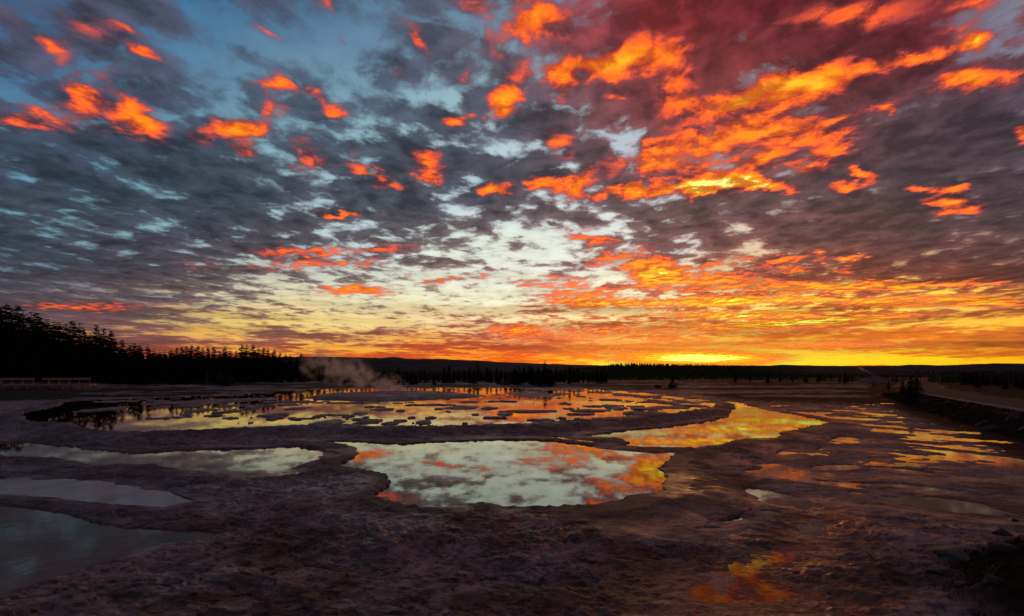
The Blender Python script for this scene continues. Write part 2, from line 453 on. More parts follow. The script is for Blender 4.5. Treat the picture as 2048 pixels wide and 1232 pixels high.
ZA, ZB, ZC, ZD, ZE, ZF, ZP = 0.45, 0.20, 0.22, 0.16, 0.08, 0.015, 0.0
POOLS = {
 'upper': (ZA, 3.0, [(35,830),(60,845),(140,848),(180,862),(260,866),(330,864),(430,861),(520,856),(600,853),(660,850),(760,855),(900,854),(1000,851),
      (1060,849),(1130,843),(1180,840),(1280,833),(1340,829),(1400,819),(1432,811),(1430,802),(1380,797),(1330,789),(1240,781),(1150,777),(1040,775),
      (900,775),(760,776),(640,777),(560,782),(480,787),(380,792),(300,796),(210,798),(130,803),(115,812),(60,822)]),
 'middle': (ZB, 3.6, [(646,884),(700,891),(716,905),(706,918),(672,930),(740,942),(774,950),(780,963),(766,980),(748,992),(790,1005),(836,1018),(890,1018),
      (915,1010),(960,1008),(1040,1017),(1100,1015),(1170,1012),(1240,1003),(1256,992),(1318,985),(1336,955),(1320,938),(1342,913),(1366,901),(1290,900),
      (1210,895),(1150,888),(1100,882),(1000,880),(900,883),(800,889),(740,886),(690,882)]),
 'right': (ZC, 2.6, [(1160,872),(1210,867),(1260,861),(1310,857),(1370,850),(1420,843),(1455,834),(1465,823),(1452,812),(1420,806),(1395,801),(1430,801),
      (1485,805),(1500,812),(1530,820),(1575,827),(1610,834),(1660,845),(1610,855),(1562,864),(1555,876),(1490,877),(1445,888),(1390,896),(1300,897),
      (1240,892),(1262,886),(1232,876),(1196,876)]),
 'sliver': (ZB, 1.6, [(1100,874),(1140,872),(1180,879),(1196,886),(1160,886),(1120,881)]),
 'left': (ZD, 2.2, [(-120,900),(-40,890),(60,884),(110,890),(160,896),(240,904),(290,907),(340,902),(400,900),(500,898),(590,893),(640,900),(676,912),
      (640,922),(652,940),(610,948),(560,953),(480,955),(420,948),(360,941),(310,931),(250,930),(190,932),(150,923),(100,916),(60,915),(0,912),(-120,915)]),
 'shelf': (ZE, 1.0, [(-160,975),(0,958),(60,951),(140,953),(155,961),(230,958),(290,963),(345,985),(385,1002),(330,1016),(250,1012),(180,1005),(100,996),(0,990),(-160,1000)]),
 'corner': (ZF, 0.8, [(-400,1010),(-100,1006),(0,1011),(60,1016),(130,1026),(190,1045),(260,1056),(330,1060),(400,1062),(450,1070),(400,1082),(330,1092),
      (230,1122),(130,1150),(50,1176),(0,1196),(-200,1300),(-500,1400)]),
}
# shallow rock pads in the upper pool: column, row, half width, half height (photo pixels)
PADS = [(548,831,27,4),(640,832,10,3.2),(660,846,32,5),(740,844,24,4.5),(697,833,10,2.4),(719,828,13,2.2),(783,847,16,3.6),(800,842,13,2),
 (860,836,11,2.6),(850,845,17,3.2),(823,836,8,1.6),(930,848,6,1.4),(595,817,20,2.6),(860,810,50,1.8),(925,815,30,3.6),(980,817,16,2.6),
 (772,819,16,2.4),(800,822,10,1.6),(560,804,30,1.8),(470,811,22,2.8),(520,812,26,2.6),(400,822,28,3.2),(450,824,24,3.4),(500,817,14,2),
 (1010,829,14,3),(1060,823,60,2.4),(1180,822,45,2.4),(1230,815,22,5),(1290,818,36,3),(1080,841,28,2.2),(1125,837,10,1.8),(1300,826,40,3),
 (1340,815,40,2.6),(1270,828,24,3),(1220,800,24,2.2),(1330,805,20,6),(1390,812,26,2.4),(1370,803,20,4),(1250,790,30,2.2),(1200,785,24,2),
 (1300,795,26,2.4),(330,806,26,3.2),(380,812,24,2),(420,803,60,5),(500,799,50,4),(320,815,18,1.8),(1160,793,12,1.4),(1110,790,16,1.4),
 (1130,808,14,1.4),(1190,813,24,1.4),(1060,788,44,6),(1100,779,60,2),(880,818,10,1.2),(740,814,12,1.2),(950,830,8,1.2),(990,836,30,1.6),
 (430,832,20,1.4),(370,829,10,1.2),(1160,829,30,1.6),(1390,824,20,1.6),(575,810,24,1.6),(610,803,20,1.2),(700,806,60,1.0),(1000,803,40,1.2)]
MOUND = (785, 791, 160, 7.5)
PUDDLES = [(1600,827,36,4.5,0),(1757,829,22,2.5,0),(1700,837,38,3.6,2),(1823,857,44,4.4,11),(1810,864,27,3,14),(1762,863,14,2,0),(1667,877,38,5.5,0),
 (1630,897,8,3.5,0),(1910,879,72,3.2,3),(1835,894,22,1.8,6),(1846,914,34,5.5,11),(1905,916,36,5.5,3),(1768,930,32,4,0),(1820,929,27,4.5,0),
 (1802,942,40,7,5),(1880,935,14,2.5,0),(1886,943,17,3,0),(1560,947,55,6.5,2),(1672,935,52,5,-2),(1712,986,12,2.6,0),(1762,790,8,1.4,0),
 (1798,802,12,1.8,0),(1775,807,16,1.2,0),(1455,1038,32,4.5,-3),(1422,1056,18,2,0),(1560,998,42,20,5),(1540,1025,22,4,4),(1640,845,34,2.6,4),
 (1900,895,34,6,15),(1950,911,60,8,13),(2030,925,50,13,14),(2120,945,70,18,10),(1840,880,30,2.6,5),(1880,866,20,1.2,4),(1740,850,16,1.6,0),
 (1620,962,60,7,12),(1700,968,90,4,3),(1830,975,60,6,6),(1900,1010,75,18,3),(1790,1000,40,6,0),(1840,820,20,1.2,0)]
FILM = [(1000,1300),(1120,1240),(1235,1152),(1400,1105),(1500,1078),(1560,1035),(1640,1020),(1720,1035),(1760,1090),(1700,1170),(1800,1232),(1780,1320)]
ROAD_OLD = [(-18.0,-60.0,.7),(15.7,0.0,.7),(35.8,35.8,.7),(47.7,57.0,.65),(57.6,73.0,.5),(89.0,117.6,.4),(133.6,182.0,.3),(205.0,285.0,.3),(335.0,470.0,.3)]

ROAD = ROAD_OLD[:6] + [(130.0,170.0,.3),(215.0,275.0,.3),(400.0,500.0,.3)]
def road_q(X, Y):
    pts = [(a, b) for a, b, c in ROAD]
    best = np.full(X.shape, 1e9); q = np.zeros(X.shape); zc = np.zeros(X.shape)
    for (ax, ay, az_), (bx, by, bz) in zip(ROAD[:-1], ROAD[1:]):
        ex, ey = bx-ax, by-ay; L = ex*ex+ey*ey
        t = np.clip(((X-ax)*ex+(Y-ay)*ey)/L, 0, 1)
        d = np.hypot(X-ax-t*ex, Y-ay-t*ey)
        side = np.sign(ex*(Y-ay) - ey*(X-ax))      # + = left of the road (towards the pools)
        m = d < best
        best = np.where(m, d, best); q = np.where(m, d*side, q); zc = np.where(m, az_ + (bz-az_)*t, zc)
    return q, zc

def terrain(X, Y):
    """height and surface masks of the ground"""
    R = np.hypot(X, Y)
    w = fbm(X*1.1, Y*1.1, 4, 0.6)
    wf = fbm(X*4.0+7, Y*4.0, 3, 0.6)
    amp = 0.10 + 0.011*np.minimum(R, 60)
    warp = (w*0.75 + wf*0.35) * amp
    # gently uneven sinter
    base = 0.115 + 0.05*fbm(X*.13, Y*.13, 3) + 0.016*fbm(X*.9, Y*1.4, 3, 0.5)
    tilt = Y + 0.25*X
    led = fbm(X*.35+3, tilt*.9, 4, 0.6)
    def flakes(n, k):                                  # stepped layers of sinter
        t = n*k; f_ = np.floor(t); return (f_ + sstep(.74, 1.0, t - f_))/k
    lay = fbm(X*.55+8, tilt*.75-3, 5, .58)
    fine_ = fbm(X*2.6, Y*3.4+1, 4, .62)
    base = base + 0.21*flakes(lay, 5.5) + 0.010*flakes(fine_, 5.0)*(R < 40)
    base = base + 0.03*sstep(0.0, 0.10, led) + 0.022*sstep(0.2, 0.27, led) - 0.02*sstep(0.05,0.12,-led)
    pxl = CX + X/np.maximum(Y, .5)*F
    pyl = HY + F*EYE/np.maximum(Y, .5)
    front = Y > 4
    # right flats: scattered shallow water
    flats = sstep(1440, 1560, pxl + 40*w) * sstep(795, 815, pyl) * (1-sstep(985, 1040, pyl)) * front
    st = fbm(X*.30 + 0.3*Y*.3 + 11, Y*.42 - 3, 5, 0.62)
    base = base*(1-flats) + flats*(0.034 - 0.19*np.maximum(st - 0.03, 0) + 0.02*flakes(lay, 9.0) + 0.012*wf + 0.05*np.maximum(-st,0))
    z = base.copy()
    ds = {}
    wet = np.zeros(X.shape)
    chunk = 0.085*flakes(fbm(X*1.3+2, Y*1.7, 5, .6), 6.0)
    sub = R < 260
    for name, (L, wid, poly) in POOLS.items():
        d = np.full(X.shape, 200.0)
        d[sub] = sdf_poly(X[sub], Y[sub], poly, L)
        k = 0.45 if name in ('corner', 'shelf') else 1.0
        d = d + warp * k
        ds[name] = d
        rim = L + 0.045 + 0.05*np.clip(w+.2, 0, 1) + 0.03*wf
        if name == 'upper': rim = rim + 0.05 + 0.05*ridged(X*.9, Y*.9)
        fall = 1 - sstep(0.25, wid, d + 0.5*w)
        steps = 0.065*ridged(X*2.2, Y*2.2+5)*fall*(1-fall)*4
        outer = base + (np.maximum(rim, base) - base)*fall + steps + chunk*sstep(.3, .9, d)*(fall > 0)
        if name in ('corner', 'shelf', 'sliver'): outer = base + (np.maximum(L+.03, base)-base)*fall
        z = np.maximum(z, np.where(d < wid*1.5, outer, -9))
    for name, (L, wid, poly) in POOLS.items():
        d = ds[name]
        k = 0.25 if name in ('corner', 'shelf') else 0.75
        cap = L + 0.03 + k*np.maximum(d, 0) + 0.03*np.maximum(wf,0)
        z = np.where(d < 3.0, np.minimum(z, cap), z)
        z = np.where((d > 0) & (d < .45), np.maximum(z, L + 0.012 + 0.03*np.minimum(d,.3)/.3), z)
        inn = L - np.minimum(0.22, 0.02 + 0.30*np.maximum(-d, 0))
        z = np.where(d < 0, inn, z)
    # pads and geyser mound in the upper pool
    dA = ds['upper']
    near = (R < 140) & (dA < 2)
    def pad(px, py, rx, ry, L, top, rag, ang=0.0):
        nonlocal z
        cx, cy = gp(px, py, L)
        sx = rx/F*cy; sy = cy*cy/(F*(EYE-L))*ry
        wide = 2.0 if top < 0 else 0.0
        m = (np.abs(X-cx) < sx*2+1+wide) & (np.abs(Y-cy) < sy*2+2+abs(ang)*sx+wide)
        if not m.any(): return
        u = (X[m]-cx)/sx
        sl = math.tan(math.radians(ang))*cy*cy/(F*(EYE-L))*rx   # depth change over one half width for an image tilt
        v = (Y[m]-cy + u*sl)/sy
        e = 1 - np.sqrt(u*u+v*v) + rag*fbm(X[m]*.9/ max(sx,.3)*1.2+px, Y[m]*1.3/max(sy,.3), 4, .6)
        zz = z[m]
        if top > 0: zz = np.maximum(zz, L - .05 + (top+.05)*sstep(-.05, .16, e) - 3*(e < -.3))
        else:
            rho = np.sqrt(u*u+v*v); away = (rho-1)*np.where(rho > 1e-3, np.hypot(u*sx, v*sy)/np.maximum(rho, 1e-3), sy)
            zz = np.minimum(zz, np.maximum(0.02 + 0.014*wf[m], 0.012) + 0.075*np.maximum(away, 0))
            zz = np.minimum(zz, np.where(e > -.15, L + top*sstep(-.10, .35, e) + 0.02*(1-sstep(-.15,0.0,e)), 9))
        z[m] = zz
    for p in PADS: pad(*p, ZA, 0.085, 0.8)
    pad(*MOUND, ZA, 0.30, 0.35)
    # broken sinter shelves near the far edge of the upper pool
    pn = fbm(X*.22+4, Y*.16, 5, .62)
    farp = sstep(0, 10, Y-50)
    z = np.where((dA < 0) & (pn > 0.30 - 0.06*farp + 0.5*np.clip((30-Y)/10,0,1)), ZA + 0.05 + 0.1*(pn-.2), z)
    z = np.where((dA < 0.5) & (dA > -9) & (Y > 52) & (fbm(X*.3, Y*.25+40, 4, .6) > 0.02 + 0.035*(-dA)), ZA + 0.05, z)
    for (px, py, rx, ry, ang) in PUDDLES: pad(px, py, rx, ry, ZP, -0.06, 0.55, ang)
    for name, (L, wid, poly) in POOLS.items():
        d = ds[name]
        if name in ('middle', 'right', 'left', 'upper'):
            z = np.where((d > 0) & (d < 2.2), np.maximum(z, L + 0.03 - np.maximum(d-.8, 0)*L*.6), z)
    # thin film of water, lower right
    dF = np.full(X.shape, 99.0); s2 = R < 30
    dF[s2] = sdf_poly(X[s2], Y[s2], FILM, 0.0)
    fm = 1 - sstep(-1.2, 0.5, dF + 1.5*warp*3)
    crust = -0.020 + 0.03*np.maximum(fbm(X*3.2, Y*3.2, 4, .65) - .06, 0) + 0.02*np.maximum(fbm(X*.8+9, Y*.8, 3)-.1, 0)
    crust = crust + 0.022*sstep(8.7, 7.6, Y) + 0.02*sstep(.02, .25, fbm(X*.6, Y*.6+5, 3))
    z = np.where(fm > 0, z*(1-fm) + np.minimum(z, crust)*fm, z)
    # road embankment
    q, zc = road_q(X, Y)
    rub = 0.16*ridged(X*.55, Y*.55, 4)*sstep(0.3, 1.2, q)*(1-sstep(2.6, 4.5, q))
    slope = zc*(1 - sstep(0.2, 1.0+4.6*zc, q + 0.7*w)) + rub*np.minimum(1, zc)
    emb = np.where(q > 0, slope, zc)
    emb = np.where(q < -9, zc*(1-sstep(9, 26, -q))+0.05, emb)
    onr = (q > -30) & (q < 8) & (emb > 0.02)
    z = np.where(onr, np.maximum(z, emb), z)
    z = np.where((q <= 0) & (q > -7.5), zc - 0.03, z)
    # dark knoll at the near right
    kn = np.exp(-(((X-9.3)/2.3)**2 + ((Y-7.3)/2.0)**2))
    z = z + (0.75 + 0.3*w + 0.14*wf)*kn*sstep(.08,.5,kn)
    # masks
    # far meadow
    mead = sstep(58, 72, R + 10*w) * sstep(-2, 3, ds['upper'] - 6 + 4*w) * (1 - 0.0*flats)
    streak = fbm(X*.018+5, Y*.06, 4, .55)
    mead = mead * (1 - sstep(0.05, 0.16, streak)*(1-sstep(170, 260, R))*0.8)
    mead = np.maximum(mead, sstep(0.5, 1.8, q)*(1-sstep(5.0, 7.5, q + w))*(q > 0)*sstep(10, 20, R)*(R < 300))
    mead = np.maximum(mead, sstep(7.2, 8.2, -q)*(R < 400)*(Y > 0))
    mead = np.maximum(mead, sstep(.12, .4, kn))
    z = z + np.where(R > 150, 0, 0)
    z = z + 0.05*mead*np.abs(wf)*(R < 200)
    rimm = np.zeros(X.shape)
    for name in ('upper', 'middle', 'right', 'left', 'sliver', 'shelf'):
        d = ds[name]; k = .55 if name == 'shelf' else 1.0
        rimm = np.maximum(rimm, k*sstep(-.3, .1, d)*(1 - sstep(.5, 1.9 if name != 'upper' else 2.6, d + .7*w)))
    # orange-brown microbial mats in the foreground and on the wet flats
    mat = sstep(0.02, 0.22, fbm(X*.35+21, Y*.5+2, 4, .6) + 0.25*fm + 0.14*sstep(14, 9, R) ) * (1-sstep(16, 26, R)) * sstep(.0, 1.2, ds['middle'])
    wet = np.clip(0.9*fm + sstep(0.0, .22, fbm(X*.28+31, Y*.4+8, 4, .6))*(1-sstep(10, 30, R)*0.3)*0.8 + 0.6*flats*sstep(-.05, .15, st), 0, 1)
    pale = (1 - sstep(0.0, 3.0, np.abs(ds['shelf']))) * 0.8
    sh = sstep(1.3, .5, np.sqrt(((X+4.9)/2.6)**2 + ((Y-14.9)/1.6)**2) + .5*w) * sstep(0, .8, ds['middle'])
    pale = np.maximum(pale, sh*.8); wet = np.maximum(wet, sh*.9)  # wet patch; its lavender reflection is put into the colour through pale
    pale = np.maximum(pale, .55*sstep(.12, .3, fbm(X*.2+60, Y*.28, 5, .6))*sstep(8, 14, R)*(1-sstep(60, 90, R)))
    return z, dict(rim=rimm, meadow=mead, mat=mat, wet=wet, pale=pale), ds, q, flats, fm

# ------------------------------------------------------------------ materials
def pmat(name):
    m = bpy.data.materials.new(name); m.use_nodes = True
    w = NT(m.node_tree); b = w.n['Principled BSDF']
    return m, w, b
def simple(name, col, rough=0.8, nscale=3.0, var=0.35, spec=0.3, bump=0.0, bscale=20.0):
    m, w, b = pmat(name)
    g = w.new('ShaderNodeNewGeometry')
    n = w.noise(g.outputs['Position'], nscale, 5, .6)
    c1 = tuple(v*(1-var) for v in col); c2 = tuple(min(1, v*(1+var)) for v in col)
    w.put(b.inputs['Base Color'], w.mix(w.map(n, .3, .7), c1, c2))
    b.inputs['Roughness'].default_value = rough
    b.inputs['Specular IOR Level'].default_value = spec
    if bump:
        bp = w.new('ShaderNodeBump'); bp.inputs['Strength'].default_value = bump; bp.inputs['Distance'].default_value = 0.05
        w.put(bp.inputs['Height'], w.noise(g.outputs['Position'], bscale, 4, .6)); w.l.new(bp.outputs[0], b.inputs['Normal'])
    return m

def ground_mat():
    m, w, b = pmat('sinter_ground')
    g = w.new('ShaderNodeNewGeometry'); P = g.outputs['Position']
    def at(n):
        a = w.new('ShaderNodeAttribute'); a.attribute_name = n; return a.outputs['Fac']
    n1 = w.noise(P, 0.9, 6, .65); n2 = w.noise(w.vmath('MULTIPLY', P, (1.0, 2.2, 1.0)), 3.2, 6, .7); n3 = w.noise(P, 22.0, 4, .6)
    c = w.mix(w.map(n1, .32, .68), (.22,.155,.14), (.48,.36,.335))
    c = w.mix(w.map(n2, .35, .70), w.vmath('SCALE', c, scale=0.62), w.vmath('SCALE', c, scale=1.25))
    crack = w.new('ShaderNodeTexVoronoi', feature='DISTANCE_TO_EDGE')
    w.put(crack.inputs['Vector'], w.vmath('MULTIPLY_ADD', w.noise(P, 2.5, 4, .6, out=1), (0.9,0.9,0), w.vmath('MULTIPLY', P, (1.0, 1.9, 0.0))))
    crack.inputs['Scale'].default_value = 1.5
    ck = w.map(crack.outputs['Distance'], 0.0, 0.035, 0.0, 1.0)
    mask = w.map(w.noise(P, 0.35, 2), .42, .58)
    c = w.mix(w.math('MULTIPLY', w.math('SUBTRACT', 1.0, ck), w.math('MULTIPLY', mask, 0.8)), c, (.012,.009,.009))
    matc = w.mix(w.map(w.noise(P, 2.4, 5, .65), .35, .65), (.19,.090,.045), (.095,.056,.036))
    c = w.mix(w.math('MULTIPLY', at('mat'), w.map(n2, .3, .6, .5, 1.0)), c, matc)
    c = w.mix(w.math('MULTIPLY', at('pale'), 0.6), c, (.22,.18,.21))
    mead = w.mix(w.map(w.noise(P, 0.5, 6, .7), .35, .65), (.016,.012,.006), (.050,.036,.018))
    c = w.mix(at('meadow'), c, mead)
    c = w.mix(w.math('MULTIPLY', at('rim'), w.map(n2, .35, .6, .45, .85)), c, (.050,.034,.033))
    lv = w.noise(w.vmath('MULTIPLY', P, (0.8, 1.5, 1.0)), 1.15, 7, .60)
    lf = w.math('FRACT', w.math('MULTIPLY', lv, 8.0))
    edge = w.math('MULTIPLY', w.map(lf, 0.0, 0.20, 1.0, 0.0), w.map(w.noise(P, 1.9, 3), .44, .60))
    dry = w.math('SUBTRACT', 1.0, at('meadow'))
    edge = w.math('MULTIPLY', edge, dry)
    # long thin creases between the sinter sheets, at three sizes
    Pw = w.vmath('MULTIPLY', w.vmath('MULTIPLY_ADD', w.noise(P, 1.4, 4, .6, out=1), (.5,.5,0), P), (0.75, 1.5, 1.0))
    def crease(sc, wd, det):
        return w.map(w.math('ABSOLUTE', w.math('SUBTRACT', w.noise(Pw, sc, det, .55), .5)), 0.0, wd, 1.0, 0.0)
    cr1 = w.math('MULTIPLY', crease(0.55, .030, 6), w.map(w.noise(P, .8, 2), .38, .50))
    cr2 = w.math('MULTIPLY', crease(1.6, .050, 5), w.map(w.noise(P, 1.3, 2), .38, .52))
    cr3 = w.math('MULTIPLY', crease(4.5, .065, 4), w.map(w.noise(P, 2.1, 3), .42, .56))
    creases = w.math('MULTIPLY', w.math('MAXIMUM', cr1, w.math('MAXIMUM', w.math('MULTIPLY', cr2, .9), w.math('MULTIPLY', cr3, .75))), dry)
    c = w.mix(w.math('MULTIPLY', creases, .88), c, (.012,.008,.008))
    c = w.mix(w.math('MULTIPLY', edge, .85), c, (.010,.007,.007))
    c = w.mix(w.math('MULTIPLY', w.map(n3, .55, .75), 0.35), c, w.vmath('SCALE', c, scale=2.0))
    w.put(b.inputs['Base Color'], c)
    wet = w.math('MULTIPLY', at('wet'), w.map(n2, .30, .62, 1.0, 0.35))
    wet = w.math('MULTIPLY', wet, w.math('SUBTRACT', 1.0, at('meadow')))
    w.put(b.inputs['Roughness'], w.map(wet, 0.0, 1.0, 0.62, 0.16))
    w.put(b.inputs['Specular IOR Level'], w.math('MULTIPLY', w.map(wet, 0.0, 1.0, 0.18, 0.8), w.map(at('meadow'), 0.0, 1.0, 1.0, 0.08)))
    bp = w.new('ShaderNodeBump'); bp.inputs['Distance'].default_value = 0.05
    w.put(bp.inputs['Strength'], w.map(wet, 0, 1, 0.55, 0.2))
    h = w.math('ADD', w.math('MULTIPLY_ADD', n2, 0.25, w.math('MULTIPLY', lf, 0.55)), w.math('MULTIPLY_ADD', n3, 0.14, w.math('MULTIPLY', ck, w.math('MULTIPLY', mask, 0.5))))
    w.put(bp.inputs['Height'], w.math('MULTIPLY_ADD', creases, -0.5, h)); w.l.new(bp.outputs[0], b.inputs['Normal'])
    return m

def water_mat(name, body, ior=1.6, rough=0.0, bump=0.012, body_rough=False):
    m = bpy.data.materials.new(name); m.use_nodes = True
    w = NT(m.node_tree); w.n.clear()
    g = w.new('ShaderNodeNewGeometry'); P = g.outputs['Position']
    bp = w.new('ShaderNodeBump'); bp.inputs['Strength'].default_value = bump; bp.inputs['Distance'].default_value = 0.05
    w.put(bp.inputs['Height'], w.noise(P, 3.0, 3, .55))
    df = w.new('ShaderNodeBsdfDiffuse')
    n = w.noise(P, 0.8, 5, .6)
    w.put(df.inputs[0], w.mix(w.map(n, .35, .65), tuple(v*.6 for v in body), tuple(v*1.3 for v in body)))
    gl = w.new('ShaderNodeBsdfGlossy'); gl.inputs['Color'].default_value = (.90,.95,.89,1)
    gl.inputs['Roughness'].default_value = rough
    w.l.new(bp.outputs[0], gl.inputs['Normal'])
    fr = w.new('ShaderNodeFresnel'); fr.inputs['IOR'].default_value = ior
    mx = w.new('ShaderNodeMixShader')
    w.l.new(fr.outputs[0], mx.inputs[0]); w.l.new(df.outputs[0], mx.inputs[1]); w.l.new(gl.outputs[0], mx.inputs[2])
    out = w.new('ShaderNodeOutputMaterial'); w.l.new(mx.outputs[0], out.inputs[0])
    return m

# ------------------------------------------------------------------ the ground sheet
def build_ground():
    tx = np.linspace(-1.18, 1.18, 1180)
    th_front = np.arctan(tx)
    t0 = th_front[-1]
    th_back = np.linspace(t0, 2*np.pi - t0, 90)[1:-1]
    th = np.concatenate([th_front, th_back])                    # angle from straight ahead, clockwise
    p = np.arange(600, 7.0, -1.15)
    r1 = F*EYE/p
    r0 = np.linspace(0.4, r1[0], 14)[:-1]
    r2 = np.geomspace(r1[-1], 14000, 28)[1:]
    r = np.concatenate([r0, r1, r2])
    TH, R = np.meshgrid(th, r)
    X, Y = np.sin(TH)*R, np.cos(TH)*R
    z, masks, ds, q, flats, fm = terrain(X.ravel(), Y.ravel())
    x, y = X.ravel(), Y.ravel()
    nr, nc = X.shape
    idx = np.arange(nr*nc).reshape(nr, nc)
    a = idx[:-1, :]; b = idx[1:, :]
    faces = np.stack([a, np.roll(a, -1, 1), np.roll(b, -1, 1), b], -1).reshape(-1, 4)
    # middle cap
    cz = z[idx[0]].mean()
    verts = np.stack([x, y, z], -1)
    g = mesh_np('ground', verts, faces, ground_mat(), attrs=masks)
    tag(g, kind='structure')
    cap = MB(); ring = idx[0][::12]
    # small disc under the camera, lapped by the ring
    cap.add([(0.6*math.sin(t), 0.6*math.cos(t), cz-0.02) for t in np.linspace(0, 2*np.pi, 24, endpoint=False)][::-1], [tuple(range(24))])
    tag(cap.build('ground_patch', g.data.materials[0]), kind='structure')
    # water sheets, one per pool, cut a little wider than the pool so the rough shore trims them
    still = water_mat('pool_water', (.030,.017,.012), 2.4)
    shelf = water_mat('milky_water', (.42,.33,.37), 1.65, 0.12, 0.12)
    dull = water_mat('corner_water', (.17,.115,.090), 1.26, 0.04, 0.05)
    film = water_mat('film_water', (.045,.024,.016), 1.38, 0.02, 0.04)
    def sheet(name, mask, level, mat):
        mk = mask.reshape(nr, nc)
        cell = mk[:-1] & mk[1:] & np.roll(mk, -1, 1)[:-1] & np.roll(mk, -1, 1)[1:]
        fsel = faces.reshape(nr-1, nc, 4)[cell]
        used, inv = np.unique(fsel, return_inverse=True)
        v = np.stack([x[used], y[used], np.full(len(used), level)], -1)
        tag(mesh_np(name, v, inv.reshape(-1, 4), mat), kind='structure')
    for nm, oname, mat in (('upper','geyser_pool_water',still),('middle','pool_water',still),('right','pool_water',still),('sliver','pool_water',still),
                    ('left','pool_water',still),('shelf','shelf_water',shelf),('corner','pool_water',dull)):
        sheet(oname, ds[nm] < 0.40, POOLS[nm][0], mat)
    others = np.minimum.reduce([d for k, d in ds.items()])
    low = (z < 0.03) & (others > 0.3) & (y > 4) & (np.hypot(x, y) < 110) & (np.abs(x) < 1.17*y)
    low = low.reshape(nr, nc)
    # widen by two cells so the sheet dips under the banks
    for _ in range(3):
        l2 = low.copy(); l2[1:] |= low[:-1]; l2[:-1] |= low[1:]; l2 |= np.roll(low,1,1) | np.roll(low,-1,1); low = l2
    low = low.ravel() & (others > 0.25) & (q > 0)
    bright = water_mat('puddle_water', (.032,.016,.011), 2.1, 0.01, 0.03)
    rr_ = np.hypot(x, y)
    sheet('puddle_water', low & (rr_ < 12.6), 0.0, film)
    sheet('puddle_water', low & (rr_ > 12.45), 0.0, bright)
    return g
ground = build_ground()

def zat(x, y):
    z = terrain(np.array([float(x)]), np.array([float(y)]))[0]
    return float(z[0])
rnd = random.Random(5)
# ------------------------------------------------------------------ far hills (structure)
hill_m = simple('hill_forest', (.030,.034,.040), 0.95, 0.004, 0.35, 0.1)
def hill(name, D, ridge, depth, x_pad=0):
    """ridge: photo column / row points of the skyline of a hill range standing D metres away"""
    pts = sorted(ridge); n = 260
    xs = np.linspace(pts[0][0], pts[-1][0], n)
    ys = np.interp(xs, [p[0] for p in pts], [p[1] for p in pts])
    X = (xs - CX)/F*D; H = (HY - ys)/F*D + EYE
    H = H + fbm(X*.006, X*0+3, 4, .6)*H*.07
    rows = []
    prof = [(-1.0, -.02), (-.75, .22), (-.5, .55), (-.25, .85), (0, 1.0), (.3, .8), (.7, .3), (1.0, -.02)]
    for k, (a, h) in enumerate(prof):
        hh = np.maximum(H*h, -3) if h > 0 else np.full(n, -6.0)
        if 0 < h < 1: hh = hh*(1+.10*fbm(X*.004+k*5, X*0+k, 3))
        rows.append(np.stack([X, np.full(n, D + a*depth) + X*0, hh], -1))
    v = np.concatenate(rows); m = len(prof)
    idx = np.arange(m*n).reshape(m, n)
    f = np.stack([idx[:-1,:-1], idx[:-1,1:], idx[1:,1:], idx[1:,:-1]], -1).reshape(-1, 4)
    return tag(mesh_np(name, v, f, hill_m), kind='structure')
hill('hills', 6500, [(-600,724),(0,720),(400,716),(560,714),(620,713),(700,714),(760,716),(780,714),(792,713.5),(812,717),(860,718),(878,717),(900,719),(960,721),
     (1000,724),(1060,726),(1100,728),(1180,730),(1300,733),(1420,738),(1600,743),(1700,747)], 1600)
hill('hills', 8200, [(900,741),(1050,738),(1150,734),(1300,731),(1440,731),(1540,731),(1570,729),(1590,730),(1640,731.5),(1740,731.5),(1800,731),(1812,729.5),(1850,729.5),
     (1870,731),(1930,729),(1990,726.5),(2040,727),(2120,729),(2300,731),(2700,733)], 1500)
low_hill = simple('wooded_rise', (.028,.024,.014), 0.95, 0.05, 0.4, 0.1)
def rise(name, D, ridge, depth):
    o = hill(name, D, ridge, depth); o.data.materials[0] = low_hill; return o
rise('wooded_hill', 620, [(1100,745),(1190,737),(1260,733),(1330,734),(1480,735),(1600,738),(1700,742),(1760,746)], 150)

